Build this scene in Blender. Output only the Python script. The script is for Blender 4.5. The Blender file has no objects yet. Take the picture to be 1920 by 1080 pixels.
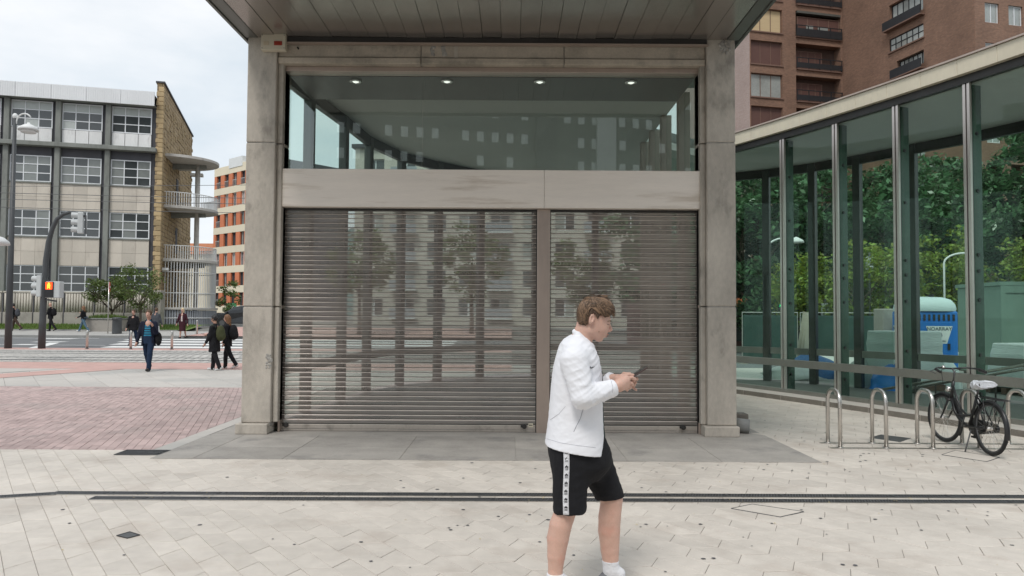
import bpy, bmesh, math, random
import numpy as np
from mathutils import Vector, Matrix, Euler

random.seed(7); np.random.seed(7)
SC = bpy.context.scene
COL = SC.collection
RAD = math.radians

# ------------------------------------------------------------------ camera
FPX, HCAM = 1400.0, 1.62
cam_d = bpy.data.cameras.new('camera')
cam = bpy.data.objects.new('camera', cam_d); COL.objects.link(cam)
cam_d.sensor_width = 36.0
cam_d.lens = FPX / 1920.0 * 36.0
cam_d.clip_start = 0.05; cam_d.clip_end = 6000.0
cam.location = (0, 0, HCAM)
cam.rotation_euler = (RAD(90) + math.atan(51 / FPX), RAD(-0.35), 0)
SC.camera = cam
RCAM = Euler(cam.rotation_euler, 'XYZ').to_matrix()

# ------------------------------------------------------------------ sky, sun, exposure
SUN_EL, SUN_AZ = 55.0, 200.0          # degrees; azimuth clockwise from +Y
wd = bpy.data.worlds.new('World'); SC.world = wd; wd.use_nodes = True
nt = wd.node_tree; nt.nodes.clear()
def N(t, k, **kw):
    n = t.nodes.new(k)
    for a, b in kw.items(): setattr(n, a, b)
    return n
w_out = N(nt, 'ShaderNodeOutputWorld'); w_bg = N(nt, 'ShaderNodeBackground')
w_sky = N(nt, 'ShaderNodeTexSky'); w_sky.sky_type = 'NISHITA'; w_sky.sun_disc = False
w_sky.sun_elevation = RAD(SUN_EL); w_sky.sun_rotation = RAD(SUN_AZ)
w_tc = N(nt, 'ShaderNodeTexCoord'); w_map = N(nt, 'ShaderNodeMapping')
w_map.inputs['Scale'].default_value = (1.0, 1.0, 2.6)
w_no = N(nt, 'ShaderNodeTexNoise'); w_no.inputs['Scale'].default_value = 2.6
w_no.inputs['Detail'].default_value = 6; w_no.inputs['Roughness'].default_value = .55
w_rp = N(nt, 'ShaderNodeValToRGB')
w_rp.color_ramp.elements[0].position = .30; w_rp.color_ramp.elements[0].color = (5.8, 6.7, 7.4, 1)
w_rp.color_ramp.elements[1].position = .66; w_rp.color_ramp.elements[1].color = (8.9, 9.05, 9.2, 1)
w_mix = N(nt, 'ShaderNodeMix', data_type='RGBA'); w_mix.inputs[0].default_value = .88
nt.links.new(w_tc.outputs['Generated'], w_map.inputs['Vector'])
nt.links.new(w_map.outputs['Vector'], w_no.inputs['Vector'])
nt.links.new(w_no.outputs['Fac'], w_rp.inputs['Fac'])
nt.links.new(w_sky.outputs['Color'], w_mix.inputs[6]); nt.links.new(w_rp.outputs['Color'], w_mix.inputs[7])
nt.links.new(w_mix.outputs[2], w_bg.inputs['Color'])
w_bg.inputs['Strength'].default_value = 0.1
nt.links.new(w_bg.outputs['Background'], w_out.inputs['Surface'])
sun_d = bpy.data.lights.new('sun', 'SUN'); sun_d.energy = 1.5; sun_d.angle = RAD(16); sun_d.color = (1, .965, .92)
sun = bpy.data.objects.new('sun', sun_d); COL.objects.link(sun)
_a, _e = RAD(SUN_AZ), RAD(SUN_EL)
sun_dir = Vector((math.sin(_a) * math.cos(_e), math.cos(_a) * math.cos(_e), math.sin(_e)))
sun.rotation_euler = (-sun_dir).to_track_quat('-Z', 'Y').to_euler()
sun.location = (0, -20, 60)
SC.view_settings.view_transform = 'Standard'; SC.view_settings.look = 'None'
SC.view_settings.exposure = 0.25; SC.view_settings.gamma = 1.0
SC.view_settings.use_curve_mapping = False
SC.render.engine = 'CYCLES'
SC.cycles.transparent_max_bounces = 32; SC.cycles.max_bounces = 8
SC.cycles.caustics_reflective = False; SC.cycles.caustics_refractive = False

# ------------------------------------------------------------------ pixels to places
def ray(px, py):
    return RCAM @ Vector(((px - 960) / FPX, -(py - 540) / FPX, -1.0))
def G(px, py, z=0.0):                       # where a pixel's ray meets the height z
    d = ray(px, py); t = (z - HCAM) / d.z
    return Vector((d.x * t, d.y * t, z))
def PY(px, py, Y):                          # where a pixel's ray meets the depth Y
    d = ray(px, py); t = Y / d.y
    return Vector((d.x * t, Y, HCAM + d.z * t))
def lerp(a, b, t): return a + (b - a) * t
def sstep(a, b, x):
    t = min(1, max(0, (x - a) / (b - a))); return t * t * (3 - 2 * t)

# ------------------------------------------------------------------ mesh collector
class MB:
    def __init__(s): s.v = []; s.f = []; s.m = []; s.mi = 0
    def add(s, vs, fs):
        o = len(s.v); s.v += [tuple(p) for p in vs]
        for f in fs: s.f.append(tuple(i + o for i in f)); s.m.append(s.mi)
        return s
    def hexa(s, c):                          # 8 corners: bottom 4 counter-clockwise, top 4
        return s.add(c, [(3, 2, 1, 0), (4, 5, 6, 7), (0, 1, 5, 4), (1, 2, 6, 5), (2, 3, 7, 6), (3, 0, 4, 7)])
    def box(s, x0, x1, y0, y1, z0, z1):
        if x0 > x1: x0, x1 = x1, x0
        if y0 > y1: y0, y1 = y1, y0
        if z0 > z1: z0, z1 = z1, z0
        return s.hexa([(x0, y0, z0), (x1, y0, z0), (x1, y1, z0), (x0, y1, z0), (x0, y0, z1), (x1, y0, z1), (x1, y1, z1), (x0, y1, z1)])
    def quad(s, a, b, c, d): return s.add([a, b, c, d], [(0, 1, 2, 3)])
    def bar(s, p, q, w, h, up=(0, 0, 1)):    # a straight bar, w across and h along up
        p, q, up = Vector(p), Vector(q), Vector(up)
        d = (q - p).normalized(); a = d.cross(up)
        if a.length < 1e-4: a = d.cross(Vector((1, 0, 0)))
        a.normalize(); b = a.cross(d).normalized()
        a *= w / 2; b *= h / 2
        return s.hexa([p - a - b, p + a - b, q + a - b, q - a - b, p - a + b, p + a + b, q + a + b, q - a + b])
    def prism(s, poly, z0, z1):
        n = len(poly); ar = sum(poly[i][0] * poly[(i + 1) % n][1] - poly[(i + 1) % n][0] * poly[i][1] for i in range(n))
        if ar < 0: poly = poly[::-1]
        vs = [(p[0], p[1], z0) for p in poly] + [(p[0], p[1], z1) for p in poly]
        return s.add(vs, [tuple(range(n - 1, -1, -1)), tuple(range(n, 2 * n))] + [(i, (i + 1) % n, n + (i + 1) % n, n + i) for i in range(n)])
    def tube(s, pts, r, n=8, closed=False, cap=True):
        pts = [Vector(p) for p in pts]; m = len(pts)
        rs = r if isinstance(r, (list, tuple)) else [r] * m
        vs = []; prev = None
        for i, p in enumerate(pts):
            if closed: d = pts[(i + 1) % m] - pts[i - 1]
            else: d = pts[min(i + 1, m - 1)] - pts[max(i - 1, 0)]
            d.normalize()
            if prev is None:
                a = d.cross(Vector((0, 0, 1)))
                if a.length < .05: a = d.cross(Vector((1, 0, 0)))
            else: a = prev - d * prev.dot(d)
            a.normalize(); prev = a; b = d.cross(a)
            for k in range(n):
                t = 2 * math.pi * k / n
                vs.append(p + (a * math.cos(t) + b * math.sin(t)) * rs[i])
        fs = []
        for i in range(m if closed else m - 1):
            j = (i + 1) % m
            for k in range(n): fs.append((i * n + k, i * n + (k + 1) % n, j * n + (k + 1) % n, j * n + k))
        if cap and not closed: fs += [tuple(range(n - 1, -1, -1)), tuple(range((m - 1) * n, m * n))]
        return s.add(vs, fs)
    def lathe(s, prof, n=16, c=(0, 0, 0)):
        vs = []; m = len(prof)
        for r, z in prof:
            for k in range(n):
                t = 2 * math.pi * k / n; vs.append((c[0] + r * math.cos(t), c[1] + r * math.sin(t), c[2] + z))
        fs = [(i * n + k, i * n + (k + 1) % n, (i + 1) * n + (k + 1) % n, (i + 1) * n + k) for i in range(m - 1) for k in range(n)]
        fs += [tuple(range(n - 1, -1, -1)), tuple(range((m - 1) * n, m * n))]
        return s.add(vs, fs)
    def ell(s, c, r, n=12, m=8):
        prof = [(max(.001, math.sin(math.pi * i / m)), -math.cos(math.pi * i / m)) for i in range(m + 1)]
        o = len(s.v); s.lathe(prof, n)
        for i in range(o, len(s.v)):
            p = s.v[i]; s.v[i] = (c[0] + p[0] * r[0], c[1] + p[1] * r[1], c[2] + p[2] * r[2])
        return s
    def mesh(s, name, mats, smooth=False):
        me = bpy.data.meshes.new(name); me.from_pydata(s.v, [], s.f)
        for m in (mats if isinstance(mats, (list, tuple)) else [mats]): me.materials.append(m)
        if any(s.m): me.polygons.foreach_set('material_index', s.m)
        if smooth: me.polygons.foreach_set('use_smooth', [True] * len(me.polygons))
        me.update(); return me
    def build(s, name, mats, parent=None, smooth=False, loc=None, rz=None, bev=0):
        return obj(name, s.mesh(name, mats, smooth), parent, loc, rz, bev)
def obj(name, me, parent=None, loc=None, rz=None, bev=0):
    o = bpy.data.objects.new(name, me); COL.objects.link(o); o.parent = parent
    if loc is not None: o.location = loc
    if rz is not None: o.rotation_euler = (0, 0, rz)
    if bev:
        md = o.modifiers.new('bevel', 'BEVEL'); md.width = bev; md.segments = 2; md.limit_method = 'ANGLE'; md.angle_limit = RAD(40)
    return o
def tag(o, label=None, cat=None, group=None, kind=None):
    if label: o['label'] = label
    if cat: o['category'] = cat
    if group: o['group'] = group
    if kind: o['kind'] = kind
    return o
def thing(name, loc, label, cat, rz=0, group=None):
    o = bpy.data.objects.new(name, None); COL.objects.link(o); o.location = loc; o.rotation_euler = (0, 0, rz)
    o.empty_display_size = .2
    return tag(o, label, cat, group)
KIDS = {}
def dup(root, loc, rz=None, label=None):
    r = root.copy(); COL.objects.link(r); r.location = loc
    if rz is not None: r.rotation_euler = (0, 0, rz)
    if label: r['label'] = label
    for ch in [o for o in COL.objects if o.parent == root]:
        c = ch.copy(); COL.objects.link(c); c.parent = r
        for g in [o for o in COL.objects if o.parent == ch]:
            d = g.copy(); COL.objects.link(d); d.parent = c
    return r
def clip(poly, a, b, c):                     # keep the part of a convex polygon with a*x+b*y<=c
    out = []
    for i in range(len(poly)):
        p, q = poly[i], poly[(i + 1) % len(poly)]
        dp, dq = a * p[0] + b * p[1] - c, a * q[0] + b * q[1] - c
        if dp <= 0: out.append(p)
        if dp * dq < 0:
            t = dp / (dp - dq); out.append((p[0] + (q[0] - p[0]) * t, p[1] + (q[1] - p[1]) * t))
    return out

# ------------------------------------------------------------------ materials
def newmat(name):
    m = bpy.data.materials.new(name); m.use_nodes = True; t = m.node_tree
    return m, t, t.nodes['Principled BSDF'], t.nodes['Material Output']
def mth(t, op, a, b=None, c=None):
    n = N(t, 'ShaderNodeMath', operation=op)
    for i, x in enumerate((a, b, c)):
        if x is None: continue
        if isinstance(x, (int, float)): n.inputs[i].default_value = x
        else: t.links.new(x, n.inputs[i])
    return n.outputs[0]
def noise(t, vec, scale, detail=3, rough=.55):
    n = N(t, 'ShaderNodeTexNoise'); n.inputs['Scale'].default_value = scale
    n.inputs['Detail'].default_value = detail; n.inputs['Roughness'].default_value = rough
    t.links.new(vec, n.inputs['Vector']); return n.outputs['Fac']
def mat(name, col, rough=.6, metal=0., var=.12, scale=2.5, bump=0., bscale=60., rnd=0., stain=None, sscale=1.2, sthr=.58, samt=.6,
        stretch=None, attr=None, rvar=.0, spec=.5, coords='pos', aniso=None):
    m, t, b, out = newmat(name)
    if coords == 'pos': vec = N(t, 'ShaderNodeNewGeometry').outputs['Position']
    else: vec = N(t, 'ShaderNodeTexCoord').outputs['Object']
    v0 = vec
    if stretch:
        mp = N(t, 'ShaderNodeMapping'); mp.inputs['Scale'].default_value = stretch; t.links.new(vec, mp.inputs['Vector']); vec = mp.outputs['Vector']
    n1 = noise(t, vec, scale, 4); n2 = noise(t, vec, scale * 11, 3)
    val = mth(t, 'MULTIPLY_ADD', n1, 3.2 * var, 1 - 1.6 * var)
    val = mth(t, 'ADD', val, mth(t, 'MULTIPLY_ADD', n2, 1.6 * var, -.8 * var))
    if rnd:
        r = N(t, 'ShaderNodeObjectInfo').outputs['Random']
        if attr:
            at = N(t, 'ShaderNodeAttribute'); at.attribute_name = attr
            r = mth(t, 'FRACT', mth(t, 'ADD', r, at.outputs['Fac']))
        val = mth(t, 'ADD', val, mth(t, 'MULTIPLY_ADD', r, 2 * rnd, -rnd))
    h = N(t, 'ShaderNodeHueSaturation'); h.inputs['Color'].default_value = (*col, 1)
    t.links.new(val, h.inputs['Value']); c = h.outputs['Color']
    if stain is not None:
        sn = noise(t, vec, sscale, 6, .62)
        mr = N(t, 'ShaderNodeMapRange'); mr.inputs['From Min'].default_value = sthr; mr.inputs['From Max'].default_value = sthr + .14
        mr.inputs['To Max'].default_value = samt; t.links.new(sn, mr.inputs['Value'])
        mx = N(t, 'ShaderNodeMix', data_type='RGBA'); t.links.new(mr.outputs[0], mx.inputs[0]); t.links.new(c, mx.inputs[6]); mx.inputs[7].default_value = (*stain, 1)
        c = mx.outputs[2]
    t.links.new(c, b.inputs['Base Color'])
    b.inputs['Roughness'].default_value = rough; b.inputs['Metallic'].default_value = metal; b.inputs['Specular IOR Level'].default_value = spec
    if rvar:
        t.links.new(mth(t, 'MULTIPLY_ADD', n2, 2 * rvar, rough - rvar), b.inputs['Roughness'])
    if bump:
        bn = N(t, 'ShaderNodeBump'); bn.inputs['Strength'].default_value = bump; bn.inputs['Distance'].default_value = .02
        t.links.new(noise(t, v0 if not aniso else vec, bscale, 4), bn.inputs['Height']); t.links.new(bn.outputs['Normal'], b.inputs['Normal'])
    return m
def glass(name, tint, refl=1.0, rough=.0, dirt=.03):
    m, t, b, out = newmat(name); t.nodes.remove(b)
    tr = N(t, 'ShaderNodeBsdfTransparent'); tr.inputs['Color'].default_value = (*tint, 1)
    gl = N(t, 'ShaderNodeBsdfGlossy'); gl.inputs['Roughness'].default_value = rough; gl.inputs['Color'].default_value = (.93, 1, .97, 1)
    df = N(t, 'ShaderNodeBsdfDiffuse'); df.inputs['Color'].default_value = (.5, .52, .5, 1)
    fr = N(t, 'ShaderNodeFresnel'); fr.inputs['IOR'].default_value = 1.5
    geo = N(t, 'ShaderNodeNewGeometry')
    bn = N(t, 'ShaderNodeBump'); bn.inputs['Strength'].default_value = .05; bn.inputs['Distance'].default_value = .01
    t.links.new(noise(t, geo.outputs['Position'], .8, 1), bn.inputs['Height'])
    t.links.new(bn.outputs['Normal'], gl.inputs['Normal'])
    m0 = N(t, 'ShaderNodeMixShader')
    dn = noise(t, geo.outputs['Position'], 1.7, 5, .6)
    t.links.new(mth(t, 'MULTIPLY', mth(t, 'POWER', dn, 2), dirt * 3), m0.inputs[0])
    t.links.new(tr.outputs[0], m0.inputs[1]); t.links.new(df.outputs[0], m0.inputs[2])
    m1 = N(t, 'ShaderNodeMixShader'); t.links.new(mth(t, 'MULTIPLY', mth(t, 'MULTIPLY', fr.outputs[0], refl * 1.7), mth(t, 'SUBTRACT', 1.0, geo.outputs['Backfacing'])), m1.inputs[0])
    t.links.new(m0.outputs[0], m1.inputs[1]); t.links.new(gl.outputs[0], m1.inputs[2]); t.links.new(m1.outputs[0], out.inputs['Surface'])
    return m
def emit(name, col, s):
    m, t, b, out = newmat(name); b.inputs['Base Color'].default_value = (*col, 1)
    b.inputs['Emission Color'].default_value = (*col, 1); b.inputs['Emission Strength'].default_value = s; return m
def brickmat(name, c1, c2, mortar, bw, bh, msize=.02, rough=.85, bump=.4, rot=False, var=.25):
    m, t, b, out = newmat(name)
    tc = N(t, 'ShaderNodeTexCoord'); sp = N(t, 'ShaderNodeSeparateXYZ'); t.links.new(tc.outputs['Object'], sp.inputs[0])
    cb = N(t, 'ShaderNodeCombineXYZ'); t.links.new(mth(t, 'ADD', sp.outputs[0], sp.outputs[1]), cb.inputs[0]); t.links.new(sp.outputs[2], cb.inputs[1])
    br = N(t, 'ShaderNodeTexBrick'); t.links.new(cb.outputs[0], br.inputs['Vector'])
    br.inputs['Color1'].default_value = (*c1, 1); br.inputs['Color2'].default_value = (*c2, 1); br.inputs['Mortar'].default_value = (*mortar, 1)
    br.inputs['Scale'].default_value = 1; br.inputs['Mortar Size'].default_value = msize; br.inputs['Brick Width'].default_value = bw; br.inputs['Row Height'].default_value = bh
    br.inputs['Bias'].default_value = 0; br.inputs['Mortar Smooth'].default_value = .2
    h = N(t, 'ShaderNodeHueSaturation'); t.links.new(br.outputs['Color'], h.inputs['Color'])
    n1 = noise(t, tc.outputs['Object'], .35, 5); n2 = noise(t, tc.outputs['Object'], 5, 3)
    t.links.new(mth(t, 'ADD', mth(t, 'MULTIPLY_ADD', n1, 2 * var, 1 - var), mth(t, 'MULTIPLY_ADD', n2, var, -var / 2)), h.inputs['Value'])
    t.links.new(h.outputs['Color'], b.inputs['Base Color']); b.inputs['Roughness'].default_value = rough
    bn = N(t, 'ShaderNodeBump'); bn.inputs['Strength'].default_value = bump; bn.inputs['Distance'].default_value = .02; bn.invert = True
    t.links.new(br.outputs['Fac'], bn.inputs['Height']); t.links.new(bn.outputs['Normal'], b.inputs['Normal'])
    return m
def leafmat(name, col, hv=.25, gloss=.35):
    m, t, b, out = newmat(name)
    g = N(t, 'ShaderNodeNewGeometry'); h = N(t, 'ShaderNodeHueSaturation'); h.inputs['Color'].default_value = (*col, 1)
    r = g.outputs['Random Per Island']
    t.links.new(mth(t, 'MULTIPLY_ADD', r, 2 * hv, 1 - hv), h.inputs['Value'])
    t.links.new(mth(t, 'MULTIPLY_ADD', r, .05, .475), h.inputs['Hue'])
    t.links.new(h.outputs['Color'], b.inputs['Base Color']); b.inputs['Roughness'].default_value = gloss
    tl = N(t, 'ShaderNodeBsdfTranslucent'); t.links.new(h.outputs['Color'], tl.inputs['Color'])
    mx = N(t, 'ShaderNodeMixShader'); mx.inputs[0].default_value = .3
    t.links.new(b.outputs[0], mx.inputs[1]); t.links.new(tl.outputs[0], mx.inputs[2]); t.links.new(mx.outputs[0], out.inputs['Surface'])
    return m

M = {}
M['paver'] = mat('paver_stone', (.625, .57, .505), .62, var=.16, scale=.9, bump=.18, bscale=90, rnd=.062, attr='rnd', stain=(.44, .37, .31), sscale=1.5, sthr=.53, samt=.42)
M['grout'] = mat('grout', (.27, .255, .235), .95, var=.2, scale=4, bump=.3, bscale=120)
M['brickpave'] = mat('red_paving_brick', (.47, .355, .335), .8, var=.14, scale=.9, bump=.25, bscale=80, rnd=.15, attr='rnd', stain=(.33, .29, .27), sscale=.5, sthr=.52, samt=.55)
M['granite'] = mat('granite_slab', (.36, .335, .305), .72, var=.2, scale=2.6, bump=.25, bscale=220, rnd=.09, stain=(.17, .165, .16), sscale=1.6, sthr=.55, samt=.5)
M['slab'] = mat('grey_slab', (.53, .495, .455), .75, var=.1, scale=.8, bump=.1, rnd=.07, attr='rnd', stain=(.36, .36, .34), sscale=.4, sthr=.5)
M['redband'] = mat('red_paving_band', (.53, .34, .30), .85, var=.16, scale=2.0, bump=.2)
M['sett'] = mat('pale_sett', (.52, .50, .47), .8, var=.15, scale=1.5, bump=.2, rnd=.1, attr='rnd')
M['asphalt'] = mat('asphalt', (.17, .175, .18), .9, var=.1, scale=.7, bump=.3, bscale=150)
M['paint'] = mat('road_paint', (.78, .78, .76), .7, var=.06, scale=3, stain=(.45, .45, .45), sscale=2.5, sthr=.62, samt=.5)
M['footway'] = mat('footway', (.42, .41, .39), .8, var=.1, scale=1.5, bump=.15)
M['kerb'] = mat('kerb_stone', (.27, .27, .26), .8, var=.12, scale=2, bump=.2)
M['grass'] = mat('grass_turf', (.13, .19, .045), .9, var=.35, scale=1.5, bump=.8, bscale=25)
M['earth'] = mat('earth', (.20, .195, .18), .95, var=.15, scale=.5)
M['concrete'] = mat('concrete', (.49, .445, .385), .8, var=.24, scale=2.2, bump=.35, bscale=70, stain=(.20, .18, .155), sscale=3.0, sthr=.545, samt=.62, stretch=(1, 1, .5))
M['beamcon'] = mat('beam_concrete', (.50, .435, .355), .8, var=.26, scale=3, bump=.3, bscale=60, stain=(.20, .18, .15), sscale=2.6, sthr=.55, samt=.55)
M['rubble'] = mat('broken_concrete', (.42, .40, .37), .95, var=.4, scale=14, bump=1, bscale=45)
M['bronze'] = mat('bronze_aluminium', (.48, .39, .335), .4, metal=.6, var=.12, scale=2, bump=.03, rvar=.06, stretch=(1, 1, .25))
M['darkmetal'] = mat('dark_metal', (.05, .047, .045), .45, metal=.5, var=.2)
M['steel'] = mat('brushed_steel', (.60, .575, .54), .30, metal=1, var=.08, scale=3, rvar=.1)
M['band'] = mat('stainless_band', (.88, .80, .715), .5, metal=.0, var=.07, scale=2.0, rvar=.08, stretch=(.5, 1, 5), stain=(.44, .34, .24), sscale=1.25, sthr=.54, samt=.55, bump=.05, bscale=200)
M['rail'] = mat('shutter_rail', (.52, .47, .42), .4, metal=.6, var=.15, scale=3, stain=(.25, .22, .19), sscale=5, sthr=.55)
M['soffit'] = mat('soffit_panel_metal', (.39, .355, .32), .26, metal=.7, var=.03, scale=.6)
M['trim'] = mat('grey_green_trim', (.15, .155, .14), .4, metal=.4, var=.12)
M['slat'] = None
M['ceil'] = mat('hall_ceiling', (.54, .54, .51), .7, var=.05, scale=.8)
M['hallfloor'] = mat('hall_floor', (.12, .12, .115), .5, var=.15, scale=1.5)
M['fin'] = mat('green_fin', (.035, .075, .055), .25, var=.2, scale=2, spec=.6)
M['column'] = mat('hall_column', (.065, .068, .062), .4, metal=.3, var=.15)
M['fascia'] = mat('cream_fascia', (.70, .63, .49), .6, var=.09, scale=1.5, stain=(.38, .34, .27), sscale=2.5, sthr=.58, samt=.5, stretch=(1, 1, .4))
M['transom'] = mat('transom_metal', (.27, .26, .235), .38, metal=.6, var=.12)
M['mull'] = mat('mullion_steel', (.60, .545, .51), .33, metal=.9, var=.1)
M['glass'] = glass('green_glass', (.90, .962, .932), .30, dirt=.003)
M['fglass'] = glass('front_glass', (.90, .945, .93), 2.2, dirt=.01)
M['wglass'] = mat('window_glass', (.03, .035, .038), .06, var=.2, scale=.4, spec=.9)
M['wblind'] = mat('window_with_blind', (.34, .36, .34), .12, var=.25, scale=.7, spec=.9)
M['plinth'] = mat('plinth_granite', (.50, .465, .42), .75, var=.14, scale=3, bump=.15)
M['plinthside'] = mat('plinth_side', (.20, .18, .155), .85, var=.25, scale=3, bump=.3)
M['iron'] = mat('cast_iron', (.13, .132, .135), .55, metal=.6, var=.2, scale=5, bump=.2)
M['black'] = mat('black_paint', (.015, .015, .016), .35, var=.2, spec=.5)
M['rubber'] = mat('tyre_rubber', (.018, .018, .018), .8, var=.2)
M['white'] = mat('white_paint', (.74, .75, .74), .55, var=.06, scale=1.5, stain=(.5, .48, .44), sscale=1.5, sthr=.6, samt=.5)
M['chrome'] = mat('chrome', (.7, .68, .65), .18, metal=1, var=.05)
# perforated roller shutter: fine holes let part of the view through
def perfmat(name, col, fac):
    m, t, b, out = newmat(name)
    b.inputs['Base Color'].default_value = (*col, 1); b.inputs['Roughness'].default_value = .42; b.inputs['Metallic'].default_value = .55
    n = noise(t, N(t, 'ShaderNodeNewGeometry').outputs['Position'], 1.3, 4)
    h = N(t, 'ShaderNodeHueSaturation'); h.inputs['Color'].default_value = (*col, 1)
    geo = N(t, 'ShaderNodeNewGeometry'); mp = N(t, 'ShaderNodeMapping'); mp.inputs['Scale'].default_value = (.6, 1, 9); t.links.new(geo.outputs['Position'], mp.inputs['Vector'])
    n2 = noise(t, mp.outputs['Vector'], 2.2, 5, .65)
    t.links.new(mth(t, 'ADD', mth(t, 'MULTIPLY_ADD', n, .5, .55), mth(t, 'ADD', mth(t, 'MULTIPLY_ADD', n2, .9, -.25), mth(t, 'MULTIPLY_ADD', N(t, 'ShaderNodeObjectInfo').outputs['Random'], .3, -.15))), h.inputs['Value']); t.links.new(h.outputs[0], b.inputs['Base Color'])
    tr = N(t, 'ShaderNodeBsdfTransparent'); mx = N(t, 'ShaderNodeMixShader'); mx.inputs[0].default_value = fac
    t.links.new(b.outputs[0], mx.inputs[1]); t.links.new(tr.outputs[0], mx.inputs[2]); t.links.new(mx.outputs[0], out.inputs['Surface'])
    return m
M['slat'] = perfmat('perforated_steel', (.335, .285, .255), .45)
M['slatedge'] = mat('slat_edge', (.78, .70, .63), .45, metal=.3, var=.12, scale=3)  # pale colour paints in the highlight along each slat's top edge

# ================================================================== ground and pavings
def gz(x, y):
    L = 1 - sstep(0, 8, x); z = 0.0
    pts = [(-1e4, 0), (34.2, 0), (42.3, .20), (47, .36), (49.6, .66), (60, .62), (1e5, .62)]
    for (a, za), (b, zb) in zip(pts, pts[1:]):
        if a <= y < b: z = za + (zb - za) * (y - a) / (b - a)
    rp = 0 if y < 22 else (-.015 * (y - 22) if y < 42 else -.3)
    return L * z + (1 - L) * rp
YB = [-400, -150, -60, -20, 0, 8.9, 16.4, 21.6, 24.4, 28, 32.4, 34.2, 38, 42.3, 44.6, 47, 49.6, 60, 80, 120, 200, 400, 900, 2500]
XB = [-2500, -900, -400, -200, -120, -80, -60, -45, -36, -28, -22, -17, -12, -8, -4, 0, 1, 2, 3, 4, 5, 6, 7, 8, 12, 18, 26, 40, 60, 90, 150, 300, 900, 2500]
def sheet(name, m, x0, x1, y0, y1, dz, kind='structure', skew=0.0):
    xs = sorted(set([x0, x1] + [x for x in XB if x0 < x < x1])); ys = sorted(set([y0, y1] + [y for y in YB if y0 < y < y1]))
    b = MB(); n = len(xs)
    vs = [(x + skew * (y - y0), y, gz(x, y) + dz) for y in ys for x in xs]
    b.add(vs, [(j * n + i, j * n + i + 1, (j + 1) * n + i + 1, (j + 1) * n + i) for j in range(len(ys) - 1) for i in range(n - 1)])
    o = b.build(name, m); tag(o, kind=kind); return o
sheet('ground', M['earth'], -2500, 2500, -400, 2500, -.03)
mortar = sheet('mortar_bed', M['grout'], -16, 14, -3, 21.6, -.013)

# --- pale hexagonal pavers: the 300 that show largest are single pieces, the rest one mesh
HW = .338; HE = HW / math.sqrt(3); AZ = RAD(23.4)
e1 = (math.sin(AZ), math.cos(AZ))            # direction of one pair of edges
e2 = (e1[1], -e1[0])                          # across
def hexpoly(cx, cy, g=.0026):
    r = HE - g * 1.15; out = []
    for k in range(6):
        a = RAD(60 * k); u, w = r * math.cos(a), r * math.sin(a)      # u along e1
        out.append((cx + e1[0] * u + e2[0] * w, cy + e1[1] * u + e2[1] * w))
    return out
def bevpoly(b, poly, z0, z1, bv=.004):
    n = len(poly); cx = sum(p[0] for p in poly) / n; cy = sum(p[1] for p in poly) / n
    ins = []
    for p in poly:
        d = math.hypot(p[0] - cx, p[1] - cy) or 1; k = max(0, 1 - bv / d); ins.append((cx + (p[0] - cx) * k, cy + (p[1] - cy) * k))
    ar = sum(poly[i][0] * poly[(i + 1) % n][1] - poly[(i + 1) % n][0] * poly[i][1] for i in range(n))
    if ar < 0: poly = poly[::-1]; ins = ins[::-1]
    vs = [(p[0], p[1], z0) for p in poly] + [(p[0], p[1], z1 - bv * .6) for p in poly] + [(p[0], p[1], z1) for p in ins]
    fs = [(i, (i + 1) % n, n + (i + 1) % n, n + i) for i in range(n)] + [(n + i, n + (i + 1) % n, 2 * n + (i + 1) % n, 2 * n + i) for i in range(n)] + [tuple(range(2 * n, 3 * n))]
    b.add(vs, fs)
cells = []
for i in range(-60, 61):
    for j in range(-70, 71):
        u = 1.5 * HE * i; w = HW * (j + .5 * (i & 1))
        x = e1[0] * u + e2[0] * w + .1; y = e1[1] * u + e2[1] * w + 6
        if not (2.2 < y < 18 and -9.5 < x < 9): continue
        if y > 8.9 + .3 and x < -3.2: continue
        if abs(x) > .74 * y + 1.4: continue
        if y > 9 and -3.9 < x < 3.3: continue
        if x > 3 and y > 16.5: continue
        full = hexpoly(x, y); g = .0014
        cx2 = [(full[2][0] + full[5][0]) / 2, (full[2][1] + full[5][1]) / 2]
        for hf, ids in ((0, (2, 3, 4, 5)), (1, (5, 0, 1, 2))):
            p = [full[q] for q in ids]; mx, my_ = sum(q[0] for q in p) / 4, sum(q[1] for q in p) / 4
            ox, oy = mx - x, my_ - y; ol = math.hypot(ox, oy); p = [(q[0] + ox / ol * g, q[1] + oy / ol * g) for q in p]
            if x < -3.0: p = clip(p, 0, 1, 8.89)
            if len(p) < 3: continue
            vis = (4.35 < y and abs(x) < .70 * y and len(p) == 4)
            cells.append((0 if vis else 1, y + .25 * abs(x), x, y, p, hf))
cells.sort(key=lambda c: (c[0], c[1]))
rest = MB(); rr = []
halfme = []
full = hexpoly(0, 0)
for ids in ((2, 3, 4, 5), (5, 0, 1, 2)):
    p = [full[q] for q in ids]; mx, my_ = sum(q[0] for q in p) / 4, sum(q[1] for q in p) / 4; ol = math.hypot(mx, my_)
    h_ = MB(); bevpoly(h_, [(q[0] + mx / ol * .0014, q[1] + my_ / ol * .0014) for q in p], -.02, 0, .003); halfme.append(h_.mesh('paving_tile', M['paver']))
pave = sheet('pavement', M['grout'], -9.5, 9, 2.2, 8.9, -.0075)
for k, (v, _, x, y, p, hf) in enumerate(cells):
    if k < 300 and v == 0:
        o = obj('paving_tile', halfme[hf], pave, (x, y, random.uniform(-.0012, .0012)))
        o.rotation_euler = (random.uniform(-.004, .004), random.uniform(-.004, .004), 0)
    else:
        n0 = len(rest.f); bevpoly(rest, p, -.02, random.uniform(-.0012, .0012)); rr += [random.random()] * (len(rest.f) - n0)
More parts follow.
